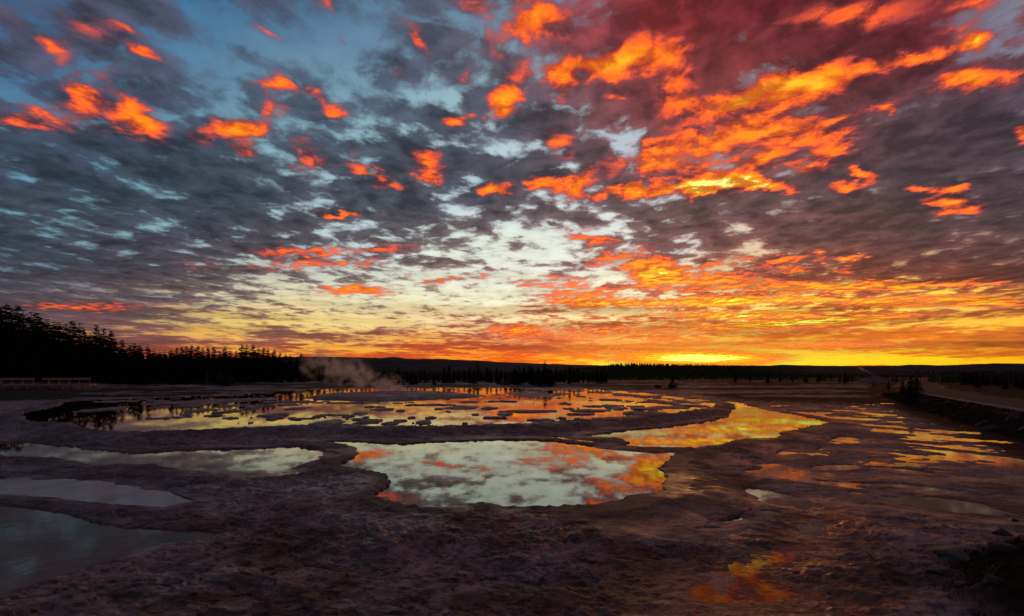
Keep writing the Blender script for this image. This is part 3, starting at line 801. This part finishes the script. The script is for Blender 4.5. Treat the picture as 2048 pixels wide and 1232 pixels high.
# ------------------------------------------------------------------ trees
def leaf_m(name, col): return simple(name, col, 0.9, 1.3, 0.45, 0.15)
needle = [leaf_m('pine_needles', (.034,.040,.018)), leaf_m('spruce_needles', (.026,.036,.022))]
bark = simple('pine_bark', (.070,.055,.045), 0.95, 6.0, 0.4, 0.1)
dead = simple('bleached_wood', (.16,.14,.13), 0.9, 6.0, 0.3, 0.1)
def conifer(seed, H=10.0, rad=1.7, bare=0.12, gap=0.2, rounded=0.3, whorls=30, lean=0.0):
    """tapered trunk and drooping needle sprays; height H, returns (trunk, crown) builders"""
    r = random.Random(seed)
    tr, cr = MB(), MB()
    tr.tube([(0,0,-.3),(lean*.3,0,H*.3),(lean*.7,0,H*.7),(lean,0,H*.99)], [H*.014,H*.011,H*.006,H*.0012], 6)
    for k in range(whorls):
        t = bare + (1-bare)*(k + r.random()*.8)/whorls
        if r.random() < gap*(0.4 if t > .85 else 1): continue
        s = (1 - t)
        prof = s**(0.55 + 0.3*(1-rounded))*(1 - rounded*.5*max(0, .35-(t-bare))/.35) + .07
        nb = 8 if t < .8 else 6
        w0 = r.random()*6.28
        for b in range(nb):
            if r.random() < .14: continue
            w = w0 + 6.283*b/nb + r.uniform(-.4,.4)
            L = rad*prof*r.uniform(.6, 1.2)
            up = r.uniform(-.25, .25) + (t-.5)*.7
            z0 = H*min(.99, t + r.uniform(-.022, .022))
            d = Vector((math.cos(w), math.sin(w), 0)); sd_ = Vector((-math.sin(w), math.cos(w), 0))
            base = Vector((lean*t, 0, z0))
            nseg = 4 if L > rad*.35 else 3
            for i in range(nseg):
                a = (i + .35)/nseg
                p = base + d*(L*a) + Vector((0,0,up*L*a - .18*L*a*a))
                sz = (L/nseg)*r.uniform(.7,1.15)*(1.25 - .35*a) + H*.011
                for q in range(4):
                    th = r.uniform(-1.1,1.1)
                    dirv = (d*math.cos(th) + sd_*math.sin(th) + Vector((0,0,r.uniform(-.35,.45)))).normalized()
                    n2 = dirv.cross(Vector((r.uniform(-.4,.4), r.uniform(-.4,.4), 1))).normalized()
                    up2 = Vector((0,0,1))*sz*.22
                    c = p + dirv*sz*.35
                    cr.add([c - dirv*sz*.5, c + n2*sz*.32 + up2*r.uniform(-1,1), c + dirv*sz*.75, c - n2*sz*.32 - up2*r.uniform(-1,1)], [(0,1,2,3)])
    return tr, cr
KINDS = []
for sdx, (rad, bare, gap, rou, wh) in enumerate([(1.6,.05,.12,.3,40),(1.35,.16,.18,.55,38),(1.95,.03,.08,.2,40),(1.2,.22,.22,.6,36),(1.7,.10,.2,.75,36),(1.75,.02,.08,.15,38)]):
    tr, cr = conifer(100+sdx, 10.0, rad, bare, gap, rou, wh, lean=rnd.uniform(-.15,.15))
    t_ = tr.build('trunk', bark); c_ = cr.build('crown', needle[sdx % 2])
    KINDS.append((t_.data, c_.data))
    bpy.data.objects.remove(t_); bpy.data.objects.remove(c_)
def plant_tree(x, y, H, kind, label, group=None, wide=1.0, name='conifer', z=None, cat='tree', twist=None):
    root = empty(name, (x, y, (zat(x, y) if z is None else z)), rnd.uniform(0, 6.28) if twist is None else twist)
    s = H/10.0
    root.scale = (s*wide, s*wide, s)
    tag(root, label, cat, group)
    for nm, me in zip(('trunk', 'crown'), KINDS[kind]):
        o = bpy.data.objects.new(nm, me); COL.objects.link(o); o.parent = root
    return root
def skyline(px, pts):
    return float(np.interp(px, [p[0] for p in pts], [p[1] for p in pts]))
def height_for(py, D, z=0.05): return (HY - py)/F*D + EYE - z
LEFT = [(-400,596),(-100,606),(10,614),(60,621),(110,640),(150,641),(170,655),(205,657),(235,664),(255,684),(270,682),(290,686),(305,694),(340,696),(368,690),(420,694),
        (450,692),(520,694),(555,700),(590,708),(625,716),(660,728),(700,735)]
ntree = 0
# tall forest at the left: a front row, a middle row and the row that makes the skyline
def depth_left(px): return float(np.interp(px, [-300,0,140,235,300,640,760], [265,255,225,170,160,205,260]))
zc_ = 0.06
n_a = n_b = 0
def ordi(k): return '%d%s' % (k, 'th' if 10 <= k % 100 <= 20 else {1:'st',2:'nd',3:'rd'}.get(k % 10, 'th'))
px = -210.0
while px < 640:                                    # skyline row
    D = depth_left(px)*rnd.uniform(1.0, 1.22); x = (px-CX)/F*D
    top = skyline(px, LEFT) + rnd.choice([-7,-3,0,0,3,6,9,14])*(1.0 if px < 300 else .6)
    H = height_for(top, D)
    if px < 0: lab = 'tall dark conifer of the left forest, outside the left edge of the view'
    elif px < 300: n_a += 1; lab = '%s tall skyline conifer of the left forest, counted from the left edge' % ordi(n_a)
    else: n_b += 1; lab = '%s skyline conifer of the far left shore, counting from the tall forest' % ordi(n_b)
    plant_tree(x, D, H, rnd.choice([0,1,2,4,4,1,3]), lab,
       'skyline conifers of the left forest' if px < 300 else 'skyline conifers of the far left shore', wide=rnd.uniform(1.05,1.55), z=zc_)
    ntree += 1
    px += rnd.uniform(9, 15) if px < 300 else rnd.uniform(9, 13)
px = -200.0
while px < 650:                                    # lower trees filling the front of the stand
    D = depth_left(px)*rnd.uniform(.86, .98); x = (px-CX)/F*D
    top = 745 - (745 - skyline(px, LEFT))*rnd.uniform(.3, .92)
    H = height_for(top, D)
    plant_tree(x, D, H, rnd.choice([0,2,5]), 'lower dark conifer at the front of the dense left forest' if px < 300 else 'lower dark conifer at the front of the far left shore forest',
       'front conifers of the left forest' if px < 300 else 'front conifers of the far left shore', wide=rnd.uniform(1.0,1.5), z=zc_)
    ntree += 1
    px += rnd.uniform(14, 22)
# middle distance tree line behind the pool
MID = [(650,733),(700,734),(730,735),(780,735),(850,741),(880,735),(955,733),(965,738),(1010,738),(1040,734),(1060,733),(1110,733),(1180,737)]
px = 640.0
while px < 1215:
    D = rnd.uniform(140, 190); x = (px-CX)/F*D
    top = skyline(px, MID) + rnd.uniform(-5, 7)
    plant_tree(x, D, height_for(top, D), rnd.choice([0,2,5,4]), 'small dark conifer in the low tree line right behind the steam plume' if px < 860 else ('small dark conifer in the tree line behind the middle of the pool' if px < 1110 else 'small dark conifer right of the tallest far shore tree'), 'conifers behind the middle of the pool',
               wide=rnd.uniform(1.0,1.5), z=zc_)
    ntree += 1
    px += rnd.uniform(7.5, 11)
# the group at the far shore with the tallest tree
cl = {1090:(720,772,1.15,4,'tallest conifer on the far shore, at the right end of its tree clump'),
      1078:(738,771,2.1,2,'bushy conifer touching the left side of the tallest far shore tree'),
      1100:(736,772,2.0,2,'short conifer touching the right side of the tallest far shore tree'),
      1062:(733,769,1.5,0,'slim conifer second from the tallest far shore tree on its left'),
      1045:(738,769,2.2,4,'round topped conifer in the middle of the far shore clump'),
      1030:(736,769,2.2,5,'broad conifer at the left end of the far shore clump'),
      1012:(747,769,1.7,2,'low broad conifer standing just left of the far shore clump'),
      955:(731,768,.9,3,'thin pointed conifer standing above the middle tree line'),
      1344:(751,775,1.7,2,'lone dark conifer in the meadow before the wooded hill'),
      1747:(762,772,1.3,5,'small pointed conifer before the pale geyser cone'),
      1777:(762,779,1.2,0,'small pointed conifer beside the road, right of the geyser cone')}
for px, (top, bot, wd, kd, lab) in cl.items():
    D = F*(EYE-.1)/(bot-HY); x = (px-CX)/F*D
    plant_tree(x, D, height_for(top, D, .1), kd, lab, wide=wd, z=0.08); ntree += 1
# right hand wood beyond the road
RIGHT = [(1800,750),(1830,746),(1880,744),(1910,742),(1990,744),(2048,743),(2300,740)]
px = 1806.0
while px < 2230:
    D = rnd.uniform(100, 150); 
    if px < 1850: D = rnd.uniform(84, 100)
    x = (px-CX)/F*D
    q_, _z = road_q(np.array([x]), np.array([D]))
    if -10 < q_[0] < 2: D *= .83; x = (px-CX)/F*D
    q_, _z = road_q(np.array([x]), np.array([D]))
    if not (-11 < q_[0] < 1.5):
        top = skyline(px, RIGHT) + rnd.uniform(-2, 10)
        plant_tree(x, D, height_for(top, D, .2), rnd.choice([0,2,4,5]), 'dark conifer in the wood beyond the road at the right', 'conifers beyond the road', wide=rnd.uniform(1.1,1.8), z=.2)
        ntree += 1
    px += rnd.uniform(7, 12)
for px, top, bot in [(1822,752,806),(1835,758,800),(1890,757,794),(1905,762,796),(1960,758,797),(1980,756,799),(2003,760,801),(2035,755,803),(2050,752,806)]:
    zt = .3; D = F*(EYE-zt)/(bot-HY); x = (px-CX)/F*D
    q_, _z = road_q(np.array([x]), np.array([D]))
    if -8.5 < q_[0] < .5: continue
    plant_tree(x, D, height_for(top, D, zt), rnd.choice([2,5,0]), 'broad dark conifer standing close behind the road at the right', 'nearer conifers beside the road', wide=rnd.uniform(1.5,2.0), z=zt)
    ntree += 1
# scattered trees before the geyser cone
for px in (1612,1636,1641,1648,1662,1680,1690,1697,1704,1586,1560,1535,1500,1470,1785,1793):
    D = rnd.uniform(150, 210); x = (px-CX)/F*D
    plant_tree(x, D, height_for(rnd.uniform(744, 752), D), rnd.randrange(6), 'scattered dark conifer at the meadow edge left of the geyser cone' if px < 1710 else 'dark conifer between the road and the geyser cone',
               'scattered conifers at the meadow edge' if px < 1710 else 'conifers by the distant road', wide=rnd.uniform(1.2,1.8), z=.05); ntree += 1
print('trees', ntree)
def snag(px, top, bot, label):
    D = F*(EYE-.1)/(bot-HY); x = (px-CX)/F*D; H = height_for(top, D, .1)
    r = empty('dead_tree', (x, D, .06)); tag(r, label, 'dead tree')
    m = MB(); m.tube([(0,0,-.2),(.05,0,H*.5),(0,.05,H)], [.12,.08,.02], 6); m.build('trunk', dead, r)
    m = MB()
    for k in range(9):
        z = H*(.3+.07*k); w = rnd.uniform(0,6.28); L = rnd.uniform(.4,.9)
        m.tube([(0,0,z),(math.cos(w)*L*.5,math.sin(w)*L*.5,z+.05),(math.cos(w)*L,math.sin(w)*L,z-.1)], [.025,.015,.006], 4)
    m.build('branch', dead, r)
snag(413, 733, 770, 'pale bare dead trunk before the forest, left of the round bush')
snag(440, 738, 768, 'pale bare dead trunk before the forest, behind the round bush')

# far woods: nobody could count them
def far_wood(name, rows, label):
    V = []; Fc = []; n = 0
    for (x0, x1, Dr, tops, cnt, hh) in rows:
        for i in range(cnt):
            px = rnd.uniform(x0, x1); D = rnd.uniform(*Dr); X = (px-CX)/F*D
            top = skyline(px, tops) + abs(rnd.gauss(0, 1.4)) - 0.4 + (D-Dr[0])/(Dr[1]-Dr[0])*0
            zt = (HY-top)/F*D + EYE
            H = hh*rnd.uniform(.7,1.25); zb = zt - H; R_ = H*rnd.uniform(.13,.20)
            w = rnd.uniform(0, 6.28)
            for (a, b, rr) in ((0,.55,1.0),(.25,.78,.78),(.5,1.0,.52)):
                k = 6
                ring = [(X+math.cos(w+6.283*j/k)*R_*rr*rnd.uniform(.6,1.25), D+math.sin(w+6.283*j/k)*R_*rr*rnd.uniform(.6,1.2), zb+H*(a+rnd.uniform(-.04,.05))) for j in range(k)]
                V += ring + [(X, D, zb+H*b)]
                Fc += [(n+j, n+(j+1)%k, n+k) for j in range(k)]; n += k+1
            # lower body of the stand so that no light shows beneath the crowns
            k = 4; ring = [(X+math.cos(w+1.57*j)*R_*.8, D+math.sin(w+1.57*j)*R_*.8, -0.5) for j in range(4)]
            V += ring + [(X, D, zb+H*.4)]; Fc += [(n+j, n+(j+1)%4, n+4) for j in range(4)]; n += 5
    o = mesh_np(name, V, Fc, needle[0], smooth=False)
    return tag(o, kind='stuff', label=label, cat='forest')
HTOP = [(1090,738),(1150,735),(1195,731.5),(1225,727),(1260,724.5),(1290,725.5),(1330,726.5),(1400,727.5),(1470,729),(1520,731),(1600,735),(1700,741),(1760,745)]
def lower(t, d): return [(a, min(760, b+d)) for a, b in t]
far_wood('distant_forest', [(1130,1640,(600,660),HTOP,900,9), (1130,1700,(520,590),lower(HTOP,4),800,9), (1120,1720,(420,510),lower(HTOP,9),800,8),
    (1110,1740,(330,400),lower(HTOP,14),600,7), (1100,1620,(235,300),[(1100,745),(1200,747),(1600,751)],420,5)],
    'dense dark forest covering the low hill under the brightest part of the sunset')
far_wood('distant_forest', [(1560,2500,(700,900),[(1560,739),(1700,741),(1800,741),(1900,740),(2500,738)],900,10), (1640,2500,(300,420),[(1640,747),(1720,748),(1800,748),(1900,744),(2500,741)],700,7),
    (1830,2500,(160,215),[(1830,752),(1900,747),(2500,744)],380,7)],
    'dark band of far forest along the plain at the right')
far_wood('distant_forest', [(640,1215,(225,262),[(640,738),(850,743),(1215,742)],420,6), (560,1150,(330,520),[(560,735),(700,738),(900,740),(1150,741)],700,8), (-700,640,(300,370),[(-700,640),(0,655),(200,690),(300,705),(500,712),(620,724),(640,730)],900,12),
    (-700,-190,(270,340),[(-700,610),(-190,615)],260,24)],
    'dark mass of forest behind the left and middle tree lines')

# bushes
bush_m = leaf_m('bush_leaves', (.05,.045,.022)); bush_b = leaf_m('pale_bush_leaves', (.12,.085,.04))
def bush(px, py, wpx, hpx, label, mat, name='bush', seed=1, z=.08, n=900):
    r = random.Random(seed)
    D = F*(EYE-z)/(py-HY); x = (px-CX)/F*D; W = wpx/F*D; H = hpx/F*D
    m = MB()
    lobes = [(r.uniform(-.6,.6), r.uniform(-.5,.5), r.uniform(.3,.75), r.uniform(.3,.5)) for _ in range(7)]
    for i in range(n):
        l = lobes[i % 7]; w = r.uniform(0,6.28); t = r.uniform(-1,1); rr = l[3]*r.uniform(.75,1.05)
        p = Vector((l[0]*.7+rr*math.cos(w)*math.sqrt(1-t*t), l[1]*.7+rr*math.sin(w)*math.sqrt(1-t*t), l[2]*.9+rr*t))
        p = Vector((p.x*W*.6, p.y*W*.6, max(0, p.z)*H*.85)); s = W*.045*r.uniform(.6,1.4)
        a = Vector((r.uniform(-1,1), r.uniform(-1,1), r.uniform(-1,1))).normalized(); b = a.orthogonal().normalized()
        m.add([p-a*s, p+b*s*.6, p+a*s, p-b*s*.6], [(0,1,2,3)])
    st = MB()
    for k in range(7):
        w = r.uniform(0,6.28); st.tube([(0,0,-.05),(math.cos(w)*W*.12,math.sin(w)*W*.12,H*.35),(math.cos(w)*W*.28,math.sin(w)*W*.28,H*.7)], [.03,.02,.008], 4)
    root = empty(name, (x, D, z-.03)); tag(root, label, 'bush')
    m.build('foliage', mat, root); st.build('stem', bark, root)
    return root
bush(452, 772, 40, 26, 'round dark bush at the far left shore, before the dead trunks', bush_m, seed=3)
bush(998, 769, 14, 8, 'small pale bush at the far shore between two tree clumps', bush_b, seed=4)
bush(1012, 770, 18, 9, 'wider pale bush touching the left foot of the far shore clump', bush_b, seed=5)
bush(830, 768, 22, 8, 'low pale bush under the middle tree line', bush_b, seed=6)
bush(1345, 776, 22, 12, 'dark bush at the foot of the lone meadow conifer', bush_m, seed=7)
bush(1318, 775, 18, 6, 'low dark bush left of the lone meadow conifer', bush_m, seed=8)
bush(250, 768, 12, 8, 'small bush at the forest foot right of the boardwalk', bush_m, seed=10)

# ------------------------------------------------------------------ pale geyser cone far right
def cone():
    D = 172.0; x0 = (1746-CX)/F*D; n = 40; m = 14; V = []; Fc = []
    for i in range(m+1):
        t = i/m
        for k in range(n):
            w = 6.283*k/n
            rr = (1-t)*(1 + .08*math.sin(3*w+1)+.05*math.sin(7*w)); hz = 3.2*(t**1.25)*(1+.05*math.sin(5*w+t*6))
            rx = 8.0 if math.cos(w) > 0 else 6.4
            V.append((x0 + rx*rr*math.cos(w) + 0.3*t, D + 6*rr*math.sin(w), hz - .3))
    for i in range(m):
        for k in range(n):
            Fc.append((i*n+k, i*n+(k+1)%n, (i+1)*n+(k+1)%n, (i+1)*n+k))
    o = mesh_np('geyser_cone', V, Fc, simple('pale_sinter', (.13,.10,.10), .8, .4, .25, .3))
    tag(o, kind='structure')
cone()
sinter_m = bpy.data.materials['pale_sinter']
def terrace(px, py, wpx, hpx, dpx):
    D = F*EYE/(py-HY); x = (px-CX)/F*D; W = wpx/F*D; H = hpx/F*D; n = 26; V = [(x, D, H*.8)]; Fc = []
    for (a, h) in ((.5, .8), (.9, .45), (1.25, -.2)):
        for k in range(n):
            w = 6.283*k/n; rr = a*(1+.12*math.sin(4*w+px))
            V.append((x+W*rr*math.cos(w), D+W*.35*rr*math.sin(w), H*h))
    Fc = [(0, 0, 1+k, 1+(k+1)%n) for k in range(n)]
    f3 = [(0, 1+k, 1+(k+1)%n) for k in range(n)]
    for i in range(2):
        for k in range(n):
            a = 1+i*n+k; b = 1+i*n+(k+1)%n
            f3 += [(a, a+n, b+n), (a, b+n, b)]
    tag(mesh_np('sinter_terrace', V, f3, sinter_m), kind='structure')
for a in ((1707,762,11,6,3), (1660,766,60,1.4,4), (1730,768,24,1.2,3), (1800,757,30,1.6,3), (1590,764,24,1.2,3)): terrace(*a)

# ------------------------------------------------------------------ road
def asphalt():
    m, w, b = pmat('asphalt'); g = w.new('ShaderNodeNewGeometry'); P = g.outputs['Position']
    c = w.mix(w.map(w.noise(P, 0.6, 5, .6), .3, .7), (.040,.030,.027), (.070,.052,.046))
    w.put(b.inputs['Base Color'], w.mix(w.map(w.noise(P, 30, 3, .6), .4, .7), c, (.11,.09,.085)))
    b.inputs['Roughness'].default_value = 0.75; b.inputs['Specular IOR Level'].default_value = .12
    return m
def strip(name, q0, q1, lift, mat, s0=0, s1=400):
    pts = [Vector((a, b, c)) for a, b, c in ROAD]; dense = []
    for a, b in zip(pts[:-1], pts[1:]):
        L = (b-a).length; k = max(2, int(L/3)); dense += [a + (b-a)*(i/k) for i in range(k)]
    V = []; Fc = []
    for i, p in enumerate(dense):
        t = (dense[min(i+3, len(dense)-1)] - dense[max(i-3, 0)]); t.z = 0; t.normalize(); nrm = Vector((t.y, -t.x, 0))
        for qq in (q0, q1):
            jit = .12*math.sin(i*1.7)+.08*math.sin(i*.61)
            V.append(tuple(p + nrm*(qq + (jit if qq == q0 else 0)) + Vector((0,0,lift - (.02 if qq == q0 else 0)))))
    for i in range(len(dense)-1): Fc.append((2*i, 2*i+1, 2*i+3, 2*i+2))
    return tag(mesh_np(name, V, Fc, mat), kind='structure')
strip('road', 1.15, 6.6, 0.03, asphalt())
strip('road_shoulder', 0.05, 1.15, 0.05, simple('gravel_shoulder', (.26,.19,.15), .85, 4.0, .35, .3, .5, 30))

# ------------------------------------------------------------------ boulders
rock_m = simple('dark_rock', (.045,.036,.035), .8, 2.5, .5, .35, .9, 9)
slab_m = simple('pale_rock', (.115,.098,.100), .75, 2.5, .4, .35, .9, 9)
def rock_mesh(seed, flat=.7):
    r = random.Random(seed); V = []; Fc = []
    n, m = 22, 13
    off = seed*7.7
    for i in range(m+1):
        ph = math.pi*i/m
        for k in range(n):
            w = 6.283*k/n
            d = Vector((math.sin(ph)*math.cos(w), math.sin(ph)*math.sin(w), math.cos(ph)))
            nn = float(fbm(np.array([d.x*1.1+off+d.z]), np.array([d.y*1.1-off+d.z*.7]), 4, .55)[0])
            s = 1 + .55*nn
            # a few broken facets
            for fct in range(5):
                rr = random.Random(seed*31+fct); nv = Vector((rr.uniform(-1,1), rr.uniform(-1,1), rr.uniform(-.3,1))).normalized()
                dd = d.dot(nv)*s
                if dd > .72: s *= .72/dd
            V.append((d.x*s, d.y*s, d.z*s*flat))
    for i in range(m):
        for k in range(n): Fc.append((i*n+k, (i+1)*n+k, (i+1)*n+(k+1)%n, i*n+(k+1)%n))
    me = mesh_np('boulder', V, Fc, rock_m); d = me.data; bpy.data.objects.remove(me); return d
ROCKS = [rock_mesh(k+2) for k in range(5)]
ROCKS_P = []
for me in ROCKS[:2]:
    c = me.copy(); c.materials[0] = slab_m; ROCKS_P.append(c)
def boulder(x, y, s, k, label, group=None, z=None, pale=False, fl=(1,1,1), name='boulder'):
    me = (ROCKS_P[k % 2] if pale else ROCKS[k % 5])
    o = bpy.data.objects.new(name, me); COL.objects.link(o)
    o.location = (x, y, (zat(x, y) if z is None else z) + s*(.02 if group else .12)*fl[2]); o.scale = (s*fl[0], s*fl[1], s*fl[2]); o.rotation_euler = (0, 0, k*1.3 if group else .2)
    return tag(o, label, 'rock', group)
def bl(px, py, hw, k, label, **kw):
    x, D = gp(px, py, .08); return boulder(x, D, hw/F*D, k, label, **kw)
bl(2006, 1070, 17, 0, 'rounded dark boulder sitting alone on the pale crust at the lower right')
bl(2030, 1043, 7, 1, 'tiny dark stone on the orange crust above the rounded boulder')
bl(2044, 1104, 24, 2, 'dark boulder at the right edge below the rounded boulder')
bl(1930, 1134, 60, 0, 'wide flat pale rock slab beside the dark knoll', pale=True, fl=(1,.8,.32))
bl(1880, 1152, 26, 1, 'small broken pale slab left of the wide flat slab', pale=True, fl=(1.2,.8,.3))
bl(2002, 1150, 30, 3, 'dark angular boulder at the top of the knoll beside the flat slab')
bl(2100, 1130, 40, 4, 'dark boulder just past the right edge of the knoll')
bl(1990, 1205, 24, 1, 'low dark stone half buried in the dry grass of the knoll')
bl(1925, 1190, 16, 3, 'small dark stone at the left foot of the knoll')
bl(118, 788, 8, 1, 'short pale log like rock on the grass below the boardwalk', pale=True, fl=(1,.5,.45))
rr_ = random.Random(9)
for i in range(46):
    s = rr_.uniform(0, 1); D = 24 + 44*s**1.1; q0 = rr_.uniform(.9, 3.8)
    cx = float(np.interp(D, [r[1] for r in ROAD], [r[0] for r in ROAD])) - q0*1.14
    boulder(cx, D, rr_.uniform(.16, .5)*(1.25 if i % 7 == 0 else 1), i, 'dark jumbled rock on the embankment below the road', 'rocks on the road embankment')

# ------------------------------------------------------------------ grass on the knoll, banks and forest foot (stuff)
grass_m = simple('dry_grass', (.050,.034,.020), .9, 3.0, .5, .2)
def grass(name, spots, label, hgt):
    r = random.Random(4); V = []; Fc = []; n = 0
    P = np.array([(a, b) for a, b in spots]); Z = terrain(P[:,0], P[:,1])[0]
    for (x, y), z in zip(spots, Z):
        for b in range(5):
            w = r.uniform(0,6.28); h = hgt*r.uniform(.5,1.2); ln = r.uniform(.15,.7)*h; bw = h*.035
            px_, py_ = x + r.uniform(-.06,.06), y + r.uniform(-.06,.06)
            dx, dy = math.cos(w), math.sin(w)
            V += [(px_-dy*bw, py_+dx*bw, z-.02), (px_+dy*bw, py_-dx*bw, z-.02), (px_+dx*ln*.4, py_+dy*ln*.4, z+h*.6), (px_+dx*ln, py_+dy*ln, z+h*.95)]
            Fc += [(n, n+1, n+2), (n, n+2, n+3)]; n += 4
    tag(mesh_np(name, V, Fc, grass_m, smooth=False), label=label, kind='stuff', cat='grass')
sp = []
while len(sp) < 4200:
    x, y = rr_.gauss(9.3, 1.7), rr_.gauss(7.3, 1.5)
    if ((x-9.3)/2.3)**2 + ((y-7.3)/2.0)**2 < 1.5: sp.append((x, y))
grass('dry_grass', sp, 'tangled dry grass covering the dark knoll in the lower right corner', .07)
sp = []
for i in range(6000):
    D = 22 + 60*rr_.random()**1.3; q0 = rr_.uniform(.3, 4.0)
    sp.append((float(np.interp(D, [r[1] for r in ROAD], [r[0] for r in ROAD])) - q0*1.14, D))
grass('bank_grass', sp, 'dark weeds and grass on the bank below the road', .22)

# ------------------------------------------------------------------ boardwalk at the far left
wood = simple('boardwalk_timber', (.40,.23,.16), .8, 5.0, .3, .3, .4, 25)
postm = simple('boardwalk_posts', (.28,.23,.20), .8, 5.0, .3, .3)
def boardwalk():
    ax, ay = -121.0, 91.0; bx, by = -86.4, 104.6; zt = 1.12
    L = math.hypot(bx-ax, by-ay); rz = math.atan2(by-ay, bx-ax)
    root = empty('boardwalk', (ax, ay, .05), rz); tag(root, 'raised wooden viewing boardwalk with a rail, before the dark forest at the far left', 'boardwalk')
    d = MB()
    n = int(L/.16)
    for i in range(n): d.box((L*(i+.5)/n, 1.9, zt-.04), (L/n*.94, 3.8, .06))
    d.build('deck', wood, root)
    fz = MB(); fz.box((L/2, -.06, zt-.20), (L+.1, .08, .42)); fz.box((L/2, 3.86, zt-.20), (L+.1, .08, .42)); fz.box((L+.02, 1.9, zt-.2), (.08, 3.7, .4))
    fz.build('edge_beam', wood, root)
    k = 0
    s = L - .4
    while s > 0:
        for yy in (.1, 3.7):
            p = MB(); p.box((s, yy, zt/2-.35), (.18, .16, zt+.3)); p.build('post', postm, root)
        s -= 1.9
    # back rail in two lengths with a gap between them
    for (a, b) in ((.2, L-10.2), (L-9.0, L-.9)):
        ra = MB(); ra.box(((a+b)/2, 3.70, zt+1.02), (b-a, .12, .42)); ra.build('rail', wood, root)
        s = b-.3
        while s > a:
            p = MB(); p.box((s, 3.83, zt+.55), (.14, .12, 1.2)); p.build('rail_post', postm, root); s -= 1.7
boardwalk()
def sign(px, py, hpx, wpx, label):
    D = 190.0; x = (px-CX)/F*D; H = height_for(py-hpx, D)
    r = empty('sign', (x, D, .05)); tag(r, label, 'sign')
    m = MB(); m.box((0,.06,H/2), (.12,.08,H)); m.build('post', postm, r)
    m = MB(); m.box((0,0,H-.55), (wpx/F*D,.05,1.0)); m.build('panel', simple('sign_panel', (.42,.30,.20), .6), r)
sign(1671, 768, 13, 3.4, 'small pale upright sign panel on a post at the far meadow edge')

# ------------------------------------------------------------------ steam
def steam(name, path, dens, label, nscale, col=(1,.90,.80), fine=1.0):  # col: faint warm tint, orange sunset light put into the steam's colour
    """soft plume round a path of (x, y, z, radius)"""
    mb = MB(); P = [Vector(p[:3]) for p in path]
    n = 20; V = []; Fc = []
    for i, p in enumerate(path):
        t = (P[min(i+1, len(P)-1)] - P[max(i-1, 0)]).normalized()
        a = Vector((0,1,0)); b = t.cross(a).normalized()
        for k in range(n):
            w = 6.283*k/n; rr = p[3]
            c = P[i] + a*(rr*math.cos(w)) + b*(rr*math.sin(w))
            V.append((c.x, c.y, max(c.z, .15)))
    V.append(tuple(P[0] - (P[1]-P[0]).normalized()*path[0][3]*.3)); V.append(tuple(P[-1] + (P[-1]-P[-2]).normalized()*path[-1][3]*.3))
    f3 = []
    for i in range(len(path)-1):
        for k in range(n):
            a = i*n+k; b = i*n+(k+1)%n; f3 += [(a, b, b+n), (a, b+n, a+n)]
    q = len(path)*n
    for k in range(n): f3 += [(q, (k+1)%n, k), (q+1, (len(path)-1)*n+k, (len(path)-1)*n+(k+1)%n)]
    m = bpy.data.materials.new(name); m.use_nodes = True; w = NT(m.node_tree); w.n.clear()
    g = w.new('ShaderNodeNewGeometry'); pos = g.outputs['Position']
    f = None
    warp = w.vmath('SUBTRACT', w.noise(pos, nscale*.8, 3, .55, out=1), (.5,.5,.5))
    pw = w.vmath('MULTIPLY_ADD', warp, (path[-1][3]*1.1,)*3, pos)
    # falloff: distance to the path through a chain of spheres
    for i in range(len(path)-1):
        for s in (0, .5):
            c = P[i].lerp(P[i+1], s); rr = path[i][3]*(1-s) + path[i+1][3]*s
            dist = w.new('ShaderNodeVectorMath', operation='DISTANCE'); w.put(dist.inputs[0], pw); dist.inputs[1].default_value = c
            v = w.map(dist.outputs['Value'], rr*.82, 0.0, 0.0, 1.0 - .55*(i+s)/(len(path)-1), True)
            f = v if f is None else w.math('MAXIMUM', f, v)
    nn = w.map(w.noise(pos, nscale*1.6, 5, .6), .45, .70, 0.0, 2.3)
    den = w.math('MULTIPLY', w.math('MULTIPLY', w.math('POWER', f, 1.5), nn), dens)
    pv = w.new('ShaderNodeVolumePrincipled'); pv.inputs['Color'].default_value = tuple(col) + (1,)
    pv.inputs['Anisotropy'].default_value = 0.6
    w.put(pv.inputs['Density'], den)
    o_ = w.new('ShaderNodeOutputMaterial'); w.l.new(pv.outputs[0], o_.inputs['Volume'])
    m.volume_intersection_method = 'FAST' if hasattr(m, 'volume_intersection_method') else 0
    o = mesh_np('steam', V, f3, m)
    tag(o, label=label, cat='steam', kind='stuff')
    return o
steam('steam_plume', [(-14.0,76,.8,1.1),(-16.5,76,1.0,1.9),(-19.0,76,1.6,2.5),(-21.5,76.5,2.6,3.0),(-24.0,77,3.7,3.5),(-27.0,77.5,4.6,4.0),(-31.0,78,5.4,4.4)], 1.7,
      'soft drifting steam rising from the geyser mound in the upper pool', .40)
steam('far_steam', [(120.6,171.5,2.8,.25),(119.6,171,3.4,.45),(118.4,171,4.1,.6),(117.2,171.5,4.8,.75),(116.0,172,5.7,.8)], 2.6,
      'thin wisp of steam rising from the pale geyser cone at the far right', .9)
